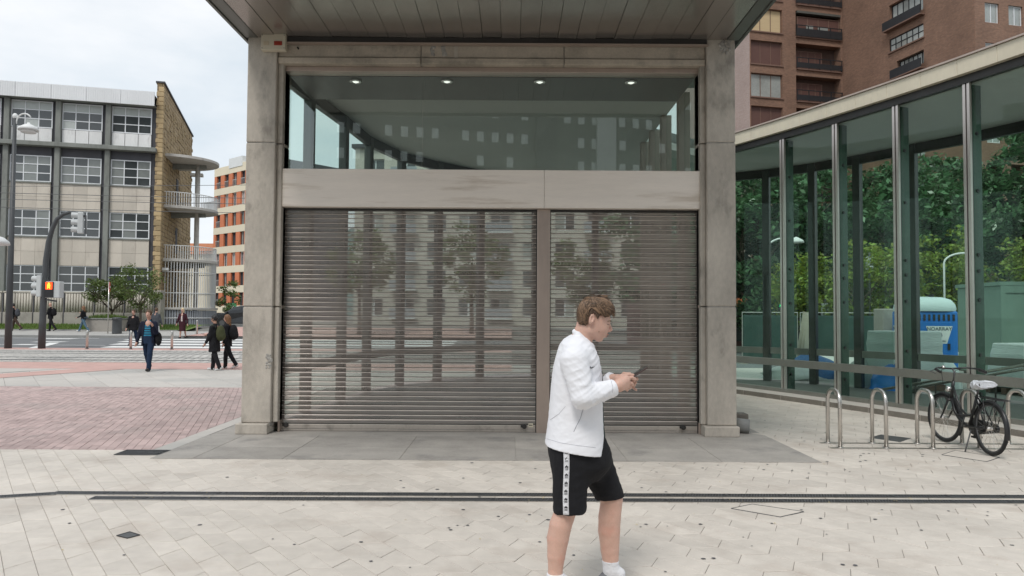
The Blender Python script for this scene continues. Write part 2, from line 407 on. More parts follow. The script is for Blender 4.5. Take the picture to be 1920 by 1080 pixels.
def with_rnd(o, vals):
    a = o.data.attributes.new('rnd', 'FLOAT', 'FACE'); a.data.foreach_set('value', vals); return o
tag(with_rnd(rest.build('paving_tiles', M['paver'], pave), rr), kind='stuff')

# --- red brick paving beyond, laid in a slanting bond
br = MB(); rr = []; baz = RAD(-18); b1 = (math.sin(baz), math.cos(baz)); b2 = (b1[1], -b1[0])
for i in range(-66, 66):
    for j in range(-78, 82):
        u = .202 * (i + .5 * (j & 1)); w = .102 * j; x = b1[0] * u + b2[0] * w - 7; y = b1[1] * u + b2[1] * w + 12.5
        if not (8.8 < y < 16.5 and -13.5 < x < -3.6 and x > -.74 * y - 1): continue
        q = [(x + b1[0] * a * .0990 + b2[0] * c * .0490, y + b1[1] * a * .0990 + b2[1] * c * .0490) for a, c in ((-1, -1), (1, -1), (1, 1), (-1, 1))]
        q = clip(clip(clip(q, 0, -1, -8.905), 0, 1, 16.4), 1, 0, -4.25 + .0)
        if len(q) < 3: continue
        n0 = len(br.f); bevpoly(br, q, -.02, random.uniform(-.003, .002), .003); rr += [random.random()] * (len(br.f) - n0)
bp = sheet('brick_paving', M['grout'], -13.5, -4.2, 8.9, 16.4, -.0072)
tag(with_rnd(br.build('paving_bricks', M['brickpave'], bp), rr), kind='stuff')

# --- granite apron in front of the shutters, laid as large slabs
ap = sheet('granite_apron', M['granite'], -4.02, 3.46, 8.37, 12.6, .001)
xs = [-4.02, -3.55, -2.55, -1.25, .05, 1.3, 2.35, 3.46]; ys = [8.37, 9.12, 10.0]
for j in range(2):
    for i in range(7):
        s = MB(); off = .0 if j == 0 else .0
        bevpoly(s, [(xs[i] + .003, ys[j] + .003), (xs[i + 1] - .003, ys[j] + .003), (xs[i + 1] - .003, ys[j + 1] - .003), (xs[i] + .003, ys[j + 1] - .003)], -.02, .006, .002)
        s.build('slab', M['granite'], ap)
lst = sheet('side_strip', M['slab'], -4.24, -4.03, 8.9, 16.4, .002)

# --- grey slabs, red bands, tram bed
gs = sheet('slab_paving', M['grout'], -26, 0, 16.4, 21.6, -.0068)
sl = MB(); rr = []; saz = RAD(-35); s1 = (math.sin(saz), math.cos(saz)); s2 = (s1[1], -s1[0])
for i in range(-40, 40):
    for j in range(-40, 40):
        u = .9 * (i + .5 * (j & 1)); w = .62 * j; x = s1[0] * u + s2[0] * w - 11; y = s1[1] * u + s2[1] * w + 19
        q = [(x + s1[0] * a * .445 + s2[0] * c * .306, y + s1[1] * a * .445 + s2[1] * c * .306) for a, c in ((-1, -1), (1, -1), (1, 1), (-1, 1))]
        q = clip(clip(clip(clip(q, 0, -1, -16.41), 0, 1, 21.6), 1, 0, -2), -1, 0, 20)
        if len(q) < 3: continue
        n0 = len(sl.f); bevpoly(sl, q, -.02, random.uniform(-.002, .002), .003); rr += [random.random()] * (len(sl.f) - n0)
tag(with_rnd(sl.build('paving_slabs', M['slab'], gs), rr), kind='stuff')
sheet('red_band', M['redband'], -40, 0, 21.6, 24.4, .004)
wedge = MB(); a, b, c, d = G(-40, 712), G(-40, 704), G(150, 691.5), G(235, 692.5)
wedge.add([(p.x, p.y, .008) for p in (a, d, c, b)], [(0, 1, 2, 3)]); tag(wedge.build('red_band_wedge', M['redband']), kind='structure')
g2 = MB(); a, b, c = G(-40, 702), G(120, 691.5), G(-40, 690.5)
g2.add([(p.x, p.y, .0065) for p in (a, b, c)], [(0, 1, 2)]); tag(g2.build('slab_wedge', M['slab']), kind='structure')
tb = sheet('tram_bed', M['grout'], -40, 0, 24.4, 32.4, .0)
st = MB(); rr = []
y = 24.5
while y < 32.2:
    x = -30 + random.uniform(0, .3)
    dep = .42
    while x < -5:
        wdt = .30
        n0 = len(st.f); st.box(x, x + wdt - .05, y, y + dep - .09, -.01, .012); rr += [random.random()] * 6; x += wdt
    y += dep
tag(with_rnd(st.build('setts', M['sett'], tb), rr), kind='stuff')
for k, y in enumerate((25.4, 26.84, 29.5, 30.94)):
    r = MB(); r.box(-60, 2, y - .10, y + .10, -.01, .016); r.box(-60, 2, y - .03, y + .04, .016, .022)
    tag(r.build('tram_rail', M['iron']), 'dark grooved tram rail in the pale setts, ' + ('nearest the red band', 'second from the red band', 'second from the road', 'nearest the road')[k], 'tram rail', 'tram rails')
sheet('red_strip', M['redband'], -60, 0, 32.4, 34.2, .004)
rd = sheet('road', M['asphalt'], -120, 0, 34.2, 42.3, .0)
def paintbox(name, x0, x1, y0, y1):
    return sheet(name, M['paint'], x0, x1, y0, y1, .005)
for k in range(4):
    y = 34.55 + k * 2.0
    xl = lerp(-19.0, -21.6, (y - 34.5) / 7.5)
    o = paintbox('crossing_bar', xl, -3, y, y + 1.05); o.parent = rd; del o['kind']
o = paintbox('lane_line', -60, -19.6, 36.0, 36.14); o.parent = rd; del o['kind']
o = paintbox('lane_line', -60, -23, 41.6, 41.75); o.parent = rd; del o['kind']
w = MB(); w.add([(p.x, p.y, gz(p.x, p.y) + .006) for p in (G(52, 653), G(75, 653), G(112, 646), G(92, 646))], [(0, 1, 2, 3)]); w.build('stop_line', M['paint'], rd)
for (a, b, c) in ((60, 118, 640), (20, 60, 643), (70, 140, 636.5)):
    w = MB(); p, q = G(a, c, .13), G(b, c, .13); w.add([(p.x, p.y - .2, gz(p.x, p.y - .2) + .006), (q.x, p.y - .2, gz(q.x, p.y - .2) + .006), (q.x + .3, p.y + .35, gz(q.x, p.y + .35) + .006), (p.x + .3, p.y + .35, gz(p.x, p.y + .35) + .006)], [(0, 1, 2, 3)]); w.build('faded_mark', M['paint'], rd)
k = MB(); k.box(-120, -12.5, 42.3, 42.48, .1, .34); o = k.build('kerb', M['kerb'], bev=.02); tag(o, kind='structure')
sheet('footway', M['footway'], -120, 0, 42.48, 47, .13)
sheet('footway_ramp', M['redband'], -18.5, 0, 42.2, 49, .145)
k = MB(); k.box(-120, -21, 46.95, 47.1, .2, .56); tag(k.build('grass_kerb', M['kerb']), kind='structure')
sheet('lawn', M['grass'], -120, -20.5, 47.08, 52, .17)
gb = MB()
for i in range(9000):
    x = random.uniform(-38, -20.8); y = random.uniform(47.1, 49.6); z = gz(x, y) + .165; h = random.uniform(.05, .16); a = random.uniform(0, 6.28)
    dx, dy = .02 * math.cos(a), .02 * math.sin(a)
    gb.add([(x - dx, y - dy, z), (x + dx, y + dy, z), (x + random.uniform(-.05, .05), y, z + h)], [(0, 1, 2)])
M['blade'] = leafmat('grass_blade', (.13, .20, .04), .4, .6)
tag(gb.build('grass', M['blade']), 'short rough grass strip in front of the ribbed concrete fence', 'grass', kind='stuff')
# right of the pavilion: street behind the glass hall
sheet('street', M['asphalt'], 6.5, 80, 24, 60, .0)
sheet('hall_side_paving', M['slab'], -2, 14, 19.2, 24, .0)

# --- gum spots and stains trodden onto the pale pavers
gum = MB()
for i in range(190):
    y = random.uniform(4.4, 8.6) if i < 150 else random.uniform(8.6, 12)
    x = random.gauss(1.8, 2.6) if i < 150 else random.uniform(3.6, 6)
    if abs(x) > .7 * y: continue
    r = random.uniform(.006, .017); n = 9
    ring = [(x + r * random.uniform(.75, 1.2) * math.cos(6.283 * k / n), y + r * random.uniform(.75, 1.2) * math.sin(6.283 * k / n), .0042) for k in range(n)]
    gum.add(ring, [tuple(range(n))])
M['gum'] = mat('trodden_gum', (.10, .10, .105), .8, var=.4, scale=6)
tag(gum.build('gum_spots', M['gum']), 'dark trodden gum spots scattered over the pale pavers', 'gum spots', kind='stuff')
M['litter'] = mat('leaf_litter', (.55, .45, .22), .8, var=.3, scale=9)
lf = MB()
for i in range(60):
    y = random.uniform(4.6, 9.0); x = random.uniform(-4, 4); r = random.uniform(.006, .014); a = random.uniform(0, 6.28)
    if i % 2: y = 6.65 + random.uniform(-.1, .1)
    lf.add([(x + r * math.cos(a), y + r * math.sin(a), .006), (x - .4 * r * math.sin(a), y + .4 * r * math.cos(a), .010), (x - r * math.cos(a), y - r * math.sin(a), .007), (x + .4 * r * math.sin(a), y - .4 * r * math.cos(a), .008)], [(0, 1, 2, 3)])
tag(lf.build('leaf_litter', M['litter']), 'tiny dry yellow leaf scraps on the pavers and drains', 'leaf litter', kind='stuff')

# --- twin channel drains with slanted bars
def grate_mesh(L, W, slant=1):
    b = MB(); b.box(0, L, -W / 2, -W / 2 + .012, -.004, .006); b.box(0, L, W / 2 - .012, W / 2, -.004, .006)
    b.box(0, .01, -W / 2 + .012, W / 2 - .012, -.004, .006); b.box(L - .01, L, -W / 2 + .012, W / 2 - .012, -.004, .006)
    n = int(L / .028)
    for i in range(n):
        x = .018 + i * (L - .06) / n
        b.bar((x, -W / 2 + .012, 0), (x + .028 * slant, W / 2 - .012, 0), .010, .010)
    b.box(0.012, L - .012, -.006, .006, -.004, .0045)
    return b
M['pit'] = mat('drain_pit', (.02, .02, .02), .9)
gm = grate_mesh(.5, .105).mesh('grate', M['iron'])
def drain(label, p, q):
    d = q - p; n = max(1, int(d.length / .505)); az = math.atan2(d.y, d.x)
    t = thing('channel_drain', (p.x, p.y, 0), label, 'drain', az, 'channel drains across the pavement')
    b = MB(); b.box(0, n * .505, -.062, .062, -.01, .0015); b.build('channel', M['pit'], t)
    b = MB(); b.box(0, n * .505, -.066, -.054, -.01, .0055); b.box(0, n * .505, .054, .066, -.01, .0055); b.build('channel_edge', M['steel'], t)
    for i in range(n): obj('grate', gm, t, (i * .505, 0, .001))
    return t
drain('long channel drain with slanted bars, on the shutter side of its twin', Vector((-4.1, 6.757, 0)), Vector((6.3, 6.85, 0)))
drain('long channel drain with slanted bars, on the open plaza side of its twin', Vector((-3.66, 6.58, 0)), Vector((6.3, 6.66, 0)))
drain('short channel drain branching off at an angle from the long pair', Vector((-4.06, 6.735, 0)), Vector((-6.3, 6.02, 0)))
def cover(name, label, cat, poly, m, frame=None, z=.004):
    t = thing(name, (sum(p[0] for p in poly) / len(poly), sum(p[1] for p in poly) / len(poly), 0), label, cat)
    lp = [(p[0] - t.location.x, p[1] - t.location.y) for p in poly]
    b = MB(); bevpoly(b, lp, -.02, z, .002); b.build('lid', m, t)
    if frame:
        b = MB(); n = len(lp)
        for i in range(n): b.bar((*lp[i], z), (*lp[(i + 1) % n], z), .007, .005)
        b.build('frame', frame, t)
    return t
def gp(px, py): p = G(px, py); return (p.x, p.y)
cover('inspection_cover', 'small dark square drain cover alone among the pale pavers', 'cover', [gp(219, 1005), gp(243, 998), gp(262, 1004), gp(239, 1010)], M['iron'], M['darkmetal'])
t = thing('gully_grate', (*gp(268, 849), 0), 'dark oblong gully grate between the brick paving and the pale pavers', 'grate')
b = grate_mesh(.52, .30); b.build('grate', M['iron'], t, loc=(-.26, 0, .004)); b = MB(); b.box(-.26, .26, -.15, .15, -.01, .0035); b.build('pit', M['pit'], t)
cover('manhole_cover', 'paver filled manhole cover with thin frame, near the channel drains', 'manhole cover', [gp(1371, 954), gp(1410, 946), gp(1507, 960), gp(1463, 970)], M['paver'], M['iron'], .003)
cover('manhole_cover', 'paver filled manhole cover with thin frame, behind the bicycle wheel', 'manhole cover', [gp(1766, 853), gp(1791, 845), gp(1874, 858), gp(1850, 866)], M['paver'], M['iron'], .003)
cover('access_plate', 'flat dark grey plate in the ground between the bicycle hoops', 'cover', [gp(1630, 821), gp(1652, 815), gp(1708, 822), gp(1688, 829)], M['iron'], None)

# ================================================================== entrance pavilion
YF = 10.15                                    # front of the pillars
def fx(px, Y=YF, py=440): return PY(px, py, Y).x
def fz(py, Y=YF, px=910): return PY(px, py, Y).z
PL0, PL1 = fx(458), fx(513); PR0, PR1 = fx(1326), fx(1380)
ZB1, ZB0 = fz(70, 10.2), fz(121, 10.2)        # beam top and bottom
ZF0 = fz(137, 10.35)                          # upper glass top
ZT1, ZT0 = fz(319, 10.28), fz(390, 10.28)     # steel band
pav = thing('entrance_pavilion', ((PL0 + PR1) / 2, YF, 0), 'concrete framed pavilion with steel shutters, stainless band and deep metal canopy', 'pavilion')
def pbuild(b, name, m, bev=0, smooth=False, parent=None):
    o = b.build(name, m, None, smooth, bev=bev); o.parent = parent or pav
    if (parent or pav) is pav: o.matrix_parent_inverse = Matrix.Translation(-pav.location)
    return o
def chip(b, cx, cy, z, w, h, n=14, dep=.012):         # a broken patch: lumps standing out of the face
    for i in range(n):
        x = cx + random.uniform(-w, w); zz = z + random.uniform(-h, h); r = random.uniform(.008, .025)
        b.ell((x, cy, zz), (r, dep * random.uniform(.5, 1), r * random.uniform(.7, 1.4)), 6, 4)
for (a, b_, side) in ((PL0, PL1, -1), (PR0, PR1, 1)):
    zs = [.14, fz(575, YF, 490 if side < 0 else 1350), fz(267, YF, 490 if side < 0 else 1350), ZB1 - .004]
    for k in range(3):
        b = MB(); b.box(a, b_, YF, YF + .42, zs[k] + .006, zs[k + 1] - .006)
        # moulded return towards the opening
        inx = b_ if side < 0 else a
        b.box(inx, inx - side * .075, YF + .07, YF + .40, zs[k] + .006, zs[k + 1] - .006)
        pbuild(b, 'pillar_block', M['concrete'], .014)
    b = MB(); b.box(a + .01, b_ - .01, YF + .015, YF + .4, .1, ZB1 - .01); pbuild(b, 'pillar_core', M['rubble'])
    b = MB(); b.box(a - .055, b_ + (.02 if side > 0 else -.02), YF - .07, YF + .45, 0, .14); pbuild(b, 'pillar_plinth', M['concrete'], .012)
    b = MB(); inx = (b_ - .035) if side < 0 else (a + .03)
    if side < 0: chip(b, inx, YF - .001, fz(680), .035, .09, 26)
    else: chip(b, (a + b_) / 2 + .06, YF - .001, ZB1 - .13, .09, .10, 46, .02)
    pbuild(b, 'broken_concrete', M['rubble'])['kind'] = 'stuff'
# beam in three lengths with a projecting lower lip
bx = [PL1 + .001, fx(785), fx(1057), PR0 - .001]
for k in range(3):
    b = MB(); b.box(bx[k] + .006, bx[k + 1] - .006, YF + .06, YF + .42, ZB0 + .095, ZB1)
    b.box(bx[k] + .006, bx[k + 1] - .006, YF + .035, YF + .42, ZB0, ZB0 + .085); pbuild(b, 'beam_block', M['beamcon'], .01)
b = MB(); b.box(bx[0], bx[3], YF + .08, YF + .4, ZB0 + .01, ZB1 - .01); pbuild(b, 'beam_core', M['rubble'])
b = MB(); chip(b, fx(808), YF + .058, (ZB0 + ZB1) / 2 + .06, .025, .13, 34, .015); chip(b, fx(829), YF + .058, (ZB0 + ZB1) / 2 + .06, .03, .12, 34, .015); pbuild(b, 'broken_concrete', M['rubble'])['kind'] = 'stuff'
b = MB(); b.box(fx(848), fx(855), YF + .05, YF + .07, ZB0 + .09, ZB1 - .02); pbuild(b, 'beam_joint', M['concrete'])
# bronze frame round the opening
OX0, OX1 = PL1 + .075, PR0 - .075
WX0, WX1 = fx(530, 10.4), fx(1310, 10.4)
b = MB(); b.box(OX0, OX1, YF + .16, YF + .36, ZF0, ZB0 - .002); pbuild(b, 'head_frame', M['bronze'], .006)
b = MB(); b.box(OX0, WX0, YF + .161, YF + .36, 0, ZF0 - .002); pbuild(b, 'jamb_frame', M['bronze'], .006)
b = MB(); b.box(WX1, OX1, YF + .161, YF + .36, 0, ZF0 - .002); pbuild(b, 'jamb_frame', M['bronze'], .006)
# wide stainless band in two lengths
for (a, c) in ((517, 1020), (1020, 1320)):
    b = MB(); b.box(fx(a, 10.26) + .002, fx(c, 10.26) - .002, YF + .10, YF + .40, ZT0, ZT1); pbuild(b, 'steel_band', M['band'], .006)
# upper glazing: two sheets
xm = fx(790, 10.42)
for (a, c) in ((WX0, xm - .003), (xm + .003, WX1)):
    b = MB(); b.box(a, c, YF + .27, YF + .282, ZT1 - .002, ZF0 + .002); pbuild(b, 'glass_pane', M['fglass'])
# middle post and shutters
SX = [(fx(526, 10.42), fx(1007, 10.42)), (fx(1031, 10.42), fx(1307, 10.42))]
b = MB(); b.box(SX[0][1], SX[1][0], YF + .19, YF + .34, 0, ZT0 - .003); pbuild(b, 'middle_post', M['bronze'], .006)
ZS1 = ZT0 - .01; ZS0 = fz(796, 10.43); PIT = (ZS1 - ZS0) / 46
for si, (a, c) in enumerate(SX):
    b = MB(); w = c - a - .01; h = PIT
    # slat: a shallow bowed perforated sheet with a solid rolled hinge on its upper edge
    prof = [(-.002, .006), (-.0045, h * .25), (-.0055, h * .5), (-.004, h * .76), (.0, h * .86)]
    for i in range(len(prof) - 1):
        (y0, z0), (y1, z1) = prof[i], prof[i + 1]
        b.quad((0, y0, z0), (w, y0, z0), (w, y1, z1), (0, y1, z1))
    b.mi = 1; b.tube([(0, -.002, h * .92), (w, -.002, h * .92)], h * .062, 6); b.mi = 2
    b.box(0, w, .003, .006, -.003, .007)  # dark strip standing in for the shadow line between slats
    me = b.mesh('slat', [M['slat'], M['slatedge'], M['darkmetal']])
    sh = b = MB(); b.box(a + .004, c - .004, YF + .245, YF + .285, .035, ZS0 - .004); b.box(a + .004, c - .004, YF + .252, YF + .28, 0.004, .03)
    bar = pbuild(b, 'shutter_bottom_rail', M['rail'], .004)
    for i in range(46):
        o = obj('slat', me); o.parent = pav; o.matrix_parent_inverse = Matrix.Translation(-pav.location)
        o.location = (a + .005, YF + .262 + random.uniform(-.0018, .0018), ZS0 + i * PIT + random.uniform(-.0012, .0012)); o.rotation_euler = (random.uniform(-.02, .02), 0, 0)
    for (g0, g1) in ((a, a + .012), (c - .012, c)):
        b = MB(); b.box(g0, g1, YF + .235, YF + .29, 0, ZT0 - .004); pbuild(b, 'shutter_guide', M['darkmetal'])
    b = MB(); b.box(a, c, YF + .23, YF + .33, ZT0 - .03, ZT0 - .004); pbuild(b, 'shutter_slot', M['darkmetal'])
    for px in ((543, 985) if si == 0 else (1280,)):
        b = MB(); x = fx(px, 10.4); b.tube([(x, YF + .249, .085), (x, YF + .215, .085), (x, YF + .205, .085)], [.034, .034, .026], 12); b.box(x - .05, x - .02, YF + .225, YF + .246, .07, .10); pbuild(b, 'shutter_lock', M['darkmetal'])
    if si == 0:
        b = MB(); x = fx(997, 10.4); b.box(x - .032, x + .032, YF + .241, YF + .246, .075, .125); pbuild(b, 'lock_plate', M['fascia'])
        b = MB()
        for q in range(3): b.box(x - .024 + q * .017, x - .012 + q * .017, YF + .2395, YF + .2412, .092, .11)
        pbuild(b, 'plate_print', M['black'])
# alarm box, cable stub
ax0, ax1 = fx(485, 10.1), fx(531, 10.1); az0, az1 = fz(96, 10.1, 508), fz(65, 10.1, 508)
al = thing('alarm_box', ((ax0 + ax1) / 2, YF - .002, az0), 'cream alarm box with a red lamp lens screwed onto the pillar', 'alarm box')
w = (ax1 - ax0) / 2; h = az1 - az0
M['cream'] = mat('cream_plastic', (.62, .56, .44), .5, var=.06)
M['redlens'] = mat('red_lens', (.30, .035, .02), .2, var=.15)
M['beige'] = mat('beige_lens', (.55, .46, .33), .4)
b = MB(); b.box(-w, w, -.10, 0, 0, h); b.build('housing', M['cream'], al, bev=.008)
b = MB(); b.box(w * .08, w * .74, -.112, -.1005, h * .27, h * .52); b.build('lamp_lens', M['redlens'], al, bev=.004)
b = MB(); b.box(-w * .78, -w * .34, -.106, -.1005, h * .27, h * .52); b.build('blank_plate', M['beige'], al, bev=.003)
for sx in (-1, 1):
    for q in (.12, .88):
        b = MB(); b.tube([(sx * w * .9, -.104, h * q), (sx * w * .9, -.0995, h * q)], .006, 8); b.build('screw', M['iron'], al)
b = MB(); b.tube([(fx(551), YF + .061, fz(90, 10.2, 551)), (fx(551), YF + .03, fz(90, 10.2, 551)), (fx(553), YF + .025, fz(93, 10.2, 551))], .012, 8); pbuild(b, 'cable_stub', M['black'])

# --- canopy
ZC = fz(67, 10.05); CX0, CX1 = PL0 + .02, PR1 - .0
n = 25; pw = (CX1 - CX0 - .24) / n
sm = MB(); sm.box(0, pw - .006, 6.9, YF + .0, 0, .02); sme = sm.mesh('soffit_panel', M['soffit'])
for i in range(n):
    o = obj('soffit_panel', sme); o.parent = pav; o.matrix_parent_inverse = Matrix.Translation(-pav.location); o.location = (CX0 + .12 + i * pw, 0, ZC + random.uniform(-.0015, .0015)); o.rotation_euler = (random.uniform(-.0006, .0006), random.uniform(-.003, .003), 0)
b = MB(); b.box(CX0, CX1, 6.9, 12.4, ZC + .022, ZC + .34); pbuild(b, 'canopy_slab', M['trim'])
b = MB(); b.box(CX0 - .05, CX0 + .115, 6.8, YF + .0, ZC - .01, ZC + .021); b.box(CX0 - .09, CX0 - .052, 6.8, 12.4, ZC - .03, ZC + .4); pbuild(b, 'canopy_edge', M['trim'], .006)
b = MB(); b.box(CX1 - .115, CX1 + .05, 6.8, YF + .0, ZC - .01, ZC + .021); b.box(CX1 + .052, CX1 + .09, 6.8, 12.4, ZC - .03, ZC + .4); pbuild(b, 'canopy_edge', M['trim'], .006)
b = MB(); b.box(CX0 - .09, CX1 + .09, 6.72, 6.795, ZC - .03, ZC + .4); pbuild(b, 'canopy_front', M['trim'])
b = MB(); b.box(PL0 + .4, PR0, YF - .03, YF + .055, ZC - .075, ZC - .003); pbuild(b, 'shadow_trim', M['darkmetal'], .006)
b = MB(); b.box(PL0 + .42, PR0 + .02, YF - .045, YF + .02, ZC - .10, ZC - .078); pbuild(b, 'beam_capping', M['bronze'])

# ================================================================== glazed hall behind, bowed in plan
ZHC, ZR0, ZR1 = 5.26, 5.40, 5.68
kp = [G(1380, 738), G(1480, 752), G(1577, 766), G(1709, 786.6), G(1790, 800), G(1910, 818)]
pf = np.polyfit([p.y for p in kp], [p.x for p in kp], 2)
KY = lambda y: float(np.polyval(pf, y))
def wallp(y, off):                            # a point of the bowed front, pushed off metres into the hall
    dx = float(np.polyval(np.polyder(pf), y)); n = Vector((1, -dx, 0)).normalized()
    return Vector((KY(y), y, 0)) + n * off
def wall_at(px, off, z=2.3):
    best = None
    for i in range(900):
        y = 6.5 + i * .0135; p = wallp(y, off); d = abs(960 + FPX * p.x / p.y - px)
        if best is None or d < best[0]: best = (d, y)
    return best[1]
OFF = .55
my = [wall_at(px, OFF) for px in (1472, 1572, 1688, 1823)]
my = [my[0] + 1.75] + my + [my[-1] - 1.15, my[-1] - 2.3]
hall = thing('glass_hall', (6.2, 13.0, 0), 'bowed green glass hall with steel mullions and cream roof edge', 'glass hall')
HI = Matrix.Translation(-hall.location)
def hbuild(b, name, m, bev=0, smooth=False):
    o = b.build(name, m, None, smooth, bev=bev); o.parent = hall; o.matrix_parent_inverse = HI; return o
FP = [wallp(y, OFF) for y in my]
def rot90(d): return Vector((d.y, -d.x, 0))
for i, y in enumerate(my):
    p = FP[i]; q0 = FP[max(0, i - 1)]; q1 = FP[min(len(FP) - 1, i + 1)]
    t = (q1 - q0).normalized(); n = -rot90(t) if (-rot90(t)).x > 0 else rot90(t)   # n into the hall
    b = MB()
    for s in (-1, 1):
        c = p + t * s * .036 - n * .05; b.bar((c.x, c.y, .14), (c.x, c.y, ZR0), .045, .05, t)
    b.mi = 1; c = p - n * .02; b.bar((c.x, c.y, .14), (c.x, c.y, ZR0 - .01), .03, .11, t)
    hbuild(b, 'mullion', [M['mull'], M['darkmetal']], .004)
    b = MB(); c = p + n * .13; b.bar((c.x, c.y, .1), (c.x, c.y, ZHC), .03, .20, n); o = hbuild(b, 'glass_fin', M['fin'])
    b = MB()
    for z in (.45, .62, 1.05, 1.9, 2.35, 2.6, 3.6, 4.5):
        for s in (-1, 1):
            c = p + n * .12 + t * s * .016; d = c + t * s * .02; b.tube([(c.x, c.y, z), (d.x, d.y, z)], .028, 8)
    o = hbuild(b, 'fin_bolts', M['black']); o['kind'] = 'stuff'
for i in range(len(FP) - 1):
    a, c = FP[i], FP[i + 1]; d = (c - a).normalized(); nn = Vector((d.y, -d.x, 0)); nn = nn if nn.x > 0 else -nn
    for (z0, z1) in ((.15, .62), (.76, ZR0 - .02)):
        b = MB(); b.bar((*(a + d * .03).xy, (z0 + z1) / 2), (*(c - d * .03).xy, (z0 + z1) / 2), .012, z1 - z0); hbuild(b, 'glass_pane', M['glass'])
    e = nn * -.045
    b = MB(); b.bar((*(a + e - d * .02).xy, .69), (*(c + e + d * .02).xy, .69), .13, .14); hbuild(b, 'transom', M['transom'], .006)
    b = MB(); b.bar((*(a + nn * -.02 - d * .02).xy, .12), (*(c + nn * -.02 + d * .02).xy, .12), .14, .09); hbuild(b, 'sill', M['transom'], .006)
    b = MB(); b.bar((*(a + nn * -.03 - d * .02).xy, ZR0 - .05), (*(c + nn * -.03 + d * .02).xy, ZR0 - .05), .12, .16); hbuild(b, 'head_rail', M['darkmetal'])
# plinth kerb of granite lengths
yy = 17.5; k = 0
while yy > 6.6:
    y1 = yy - .95; b = MB()
    A, B = wallp(yy, 0), wallp(y1 + .004, 0); C, D = wallp(y1 + .004, OFF + .25), wallp(yy, OFF + .25)
    b.hexa([(*A.xy, -.02), (*B.xy, -.02), (*C.xy, -.02), (*D.xy, -.02), (*A.xy, .092), (*B.xy, .092), (*C.xy, .092), (*D.xy, .092)])
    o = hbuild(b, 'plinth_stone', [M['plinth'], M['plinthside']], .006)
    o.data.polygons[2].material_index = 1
    yy = y1
# roof fascia in short panels and roof
yy = 17.6
fo = -.02
while yy > 6.6:
    y1 = yy - .62
    A, B = wallp(yy, OFF + fo - .16), wallp(y1 + .003, OFF + fo - .16); C, D = wallp(y1 + .003, OFF + .3), wallp(yy, OFF + .3)
    b = MB(); b.hexa([(*A.xy, ZR0), (*B.xy, ZR0), (*C.xy, ZR0), (*D.xy, ZR0), (*A.xy, ZR1 - .03), (*B.xy, ZR1 - .03), (*C.xy, ZR1 - .03), (*D.xy, ZR1 - .03)]); hbuild(b, 'fascia_panel', M['fascia'], .006)
    E, F = wallp(yy, OFF + fo - .19), wallp(y1 + .003, OFF + fo - .19)
    b = MB(); b.hexa([(*E.xy, ZR1 - .028), (*F.xy, ZR1 - .028), (*C.xy, ZR1 - .028), (*D.xy, ZR1 - .028), (*E.xy, ZR1), (*F.xy, ZR1), (*C.xy, ZR1), (*D.xy, ZR1)]); hbuild(b, 'roof_capping', M['bronze'])
    yy = y1
BW = [Vector((x, y, 0)) for x, y in ((-3.42, 10.9), (-3.3, 12.0), (-3.1, 13.6), (-2.95, 15.2), (-2.5, 16.7), (-1.76, 17.7), (-.8, 18.7), (.6, 19.5), (2.2, 19.8), (3.8, 19.6), (5.2, 19.1), (6.28, 18.4), (7.1, 17.6), (7.75, 16.7), (8.4, 15.6), (9.0, 14.6), (9.5, 13.5), (9.95, 12.3), (10.3, 11), (10.5, 9.6))]
FR = [wallp(y, OFF) for y in (7.2, 8, 9, 10, 11, 12, 13, 14, 15, 16, 17)]
poly = [(p.x, p.y) for p in BW] + [(p.x, p.y) for p in FR] + [(2.78, 15.6), (2.78, 10.55), (-3.42, 10.55)]
b = MB(); b.prism(poly, ZHC, ZR0 + .02); hbuild(b, 'ceiling', M['ceil'])
b = MB(); b.prism([(x, y) for x, y in poly], ZR0 + .03, ZR1 - .05); hbuild(b, 'roof', M['trim'])
b = MB(); b.prism(poly, -.02, .05); hbuild(b, 'floor', M['hallfloor'])
for i, p in enumerate(BW):
    q0, q1 = BW[max(0, i - 1)], BW[min(len(BW) - 1, i + 1)]; t = (q1 - q0).normalized()
    b = MB(); b.bar((p.x, p.y, .05), (p.x, p.y, ZHC), .14, .17, t); hbuild(b, 'column', M['column'], .006)
for i in range(len(BW) - 1):
    a, c = BW[i], BW[i + 1]; d = (c - a).normalized()
    for (z0, z1) in ((.1, .72), (.88, ZHC)):
        b = MB(); b.bar((*(a + d * .1).xy, (z0 + z1) / 2), (*(c - d * .1).xy, (z0 + z1) / 2), .012, z1 - z0); hbuild(b, 'glass_pane', M['glass'])
    b = MB(); b.bar((*(a + d * .1).xy, .8), (*(c - d * .1).xy, .8), .1, .15); hbuild(b, 'transom', M['transom'])
    b = MB(); b.bar((*(a + d * .1).xy, ZHC - .1), (*(c - d * .1).xy, ZHC - .1), .1, .2); hbuild(b, 'head_rail', M['darkmetal'])
# bronze side screen of the entrance, right
sy = [10.6, 12.1, 13.5, 14.6, 15.6]
for i, y in enumerate(sy):
    b = MB(); b.box(2.69, 2.87, y - .09, y + .09, .05, ZHC); hbuild(b, 'post', M['bronze'])
for i in range(4):
    b = MB(); b.box(2.774, 2.786, sy[i] + .09, sy[i + 1] - .09, .05, ZHC); hbuild(b, 'glass_pane', M['glass'])
b = MB(); a, c = Vector((2.82, 15.7, 0)), FR[-1]; b.bar((*a.xy, 2.6), (*c.xy, 2.6), .012, 5.0); hbuild(b, 'glass_pane', M['glass'])
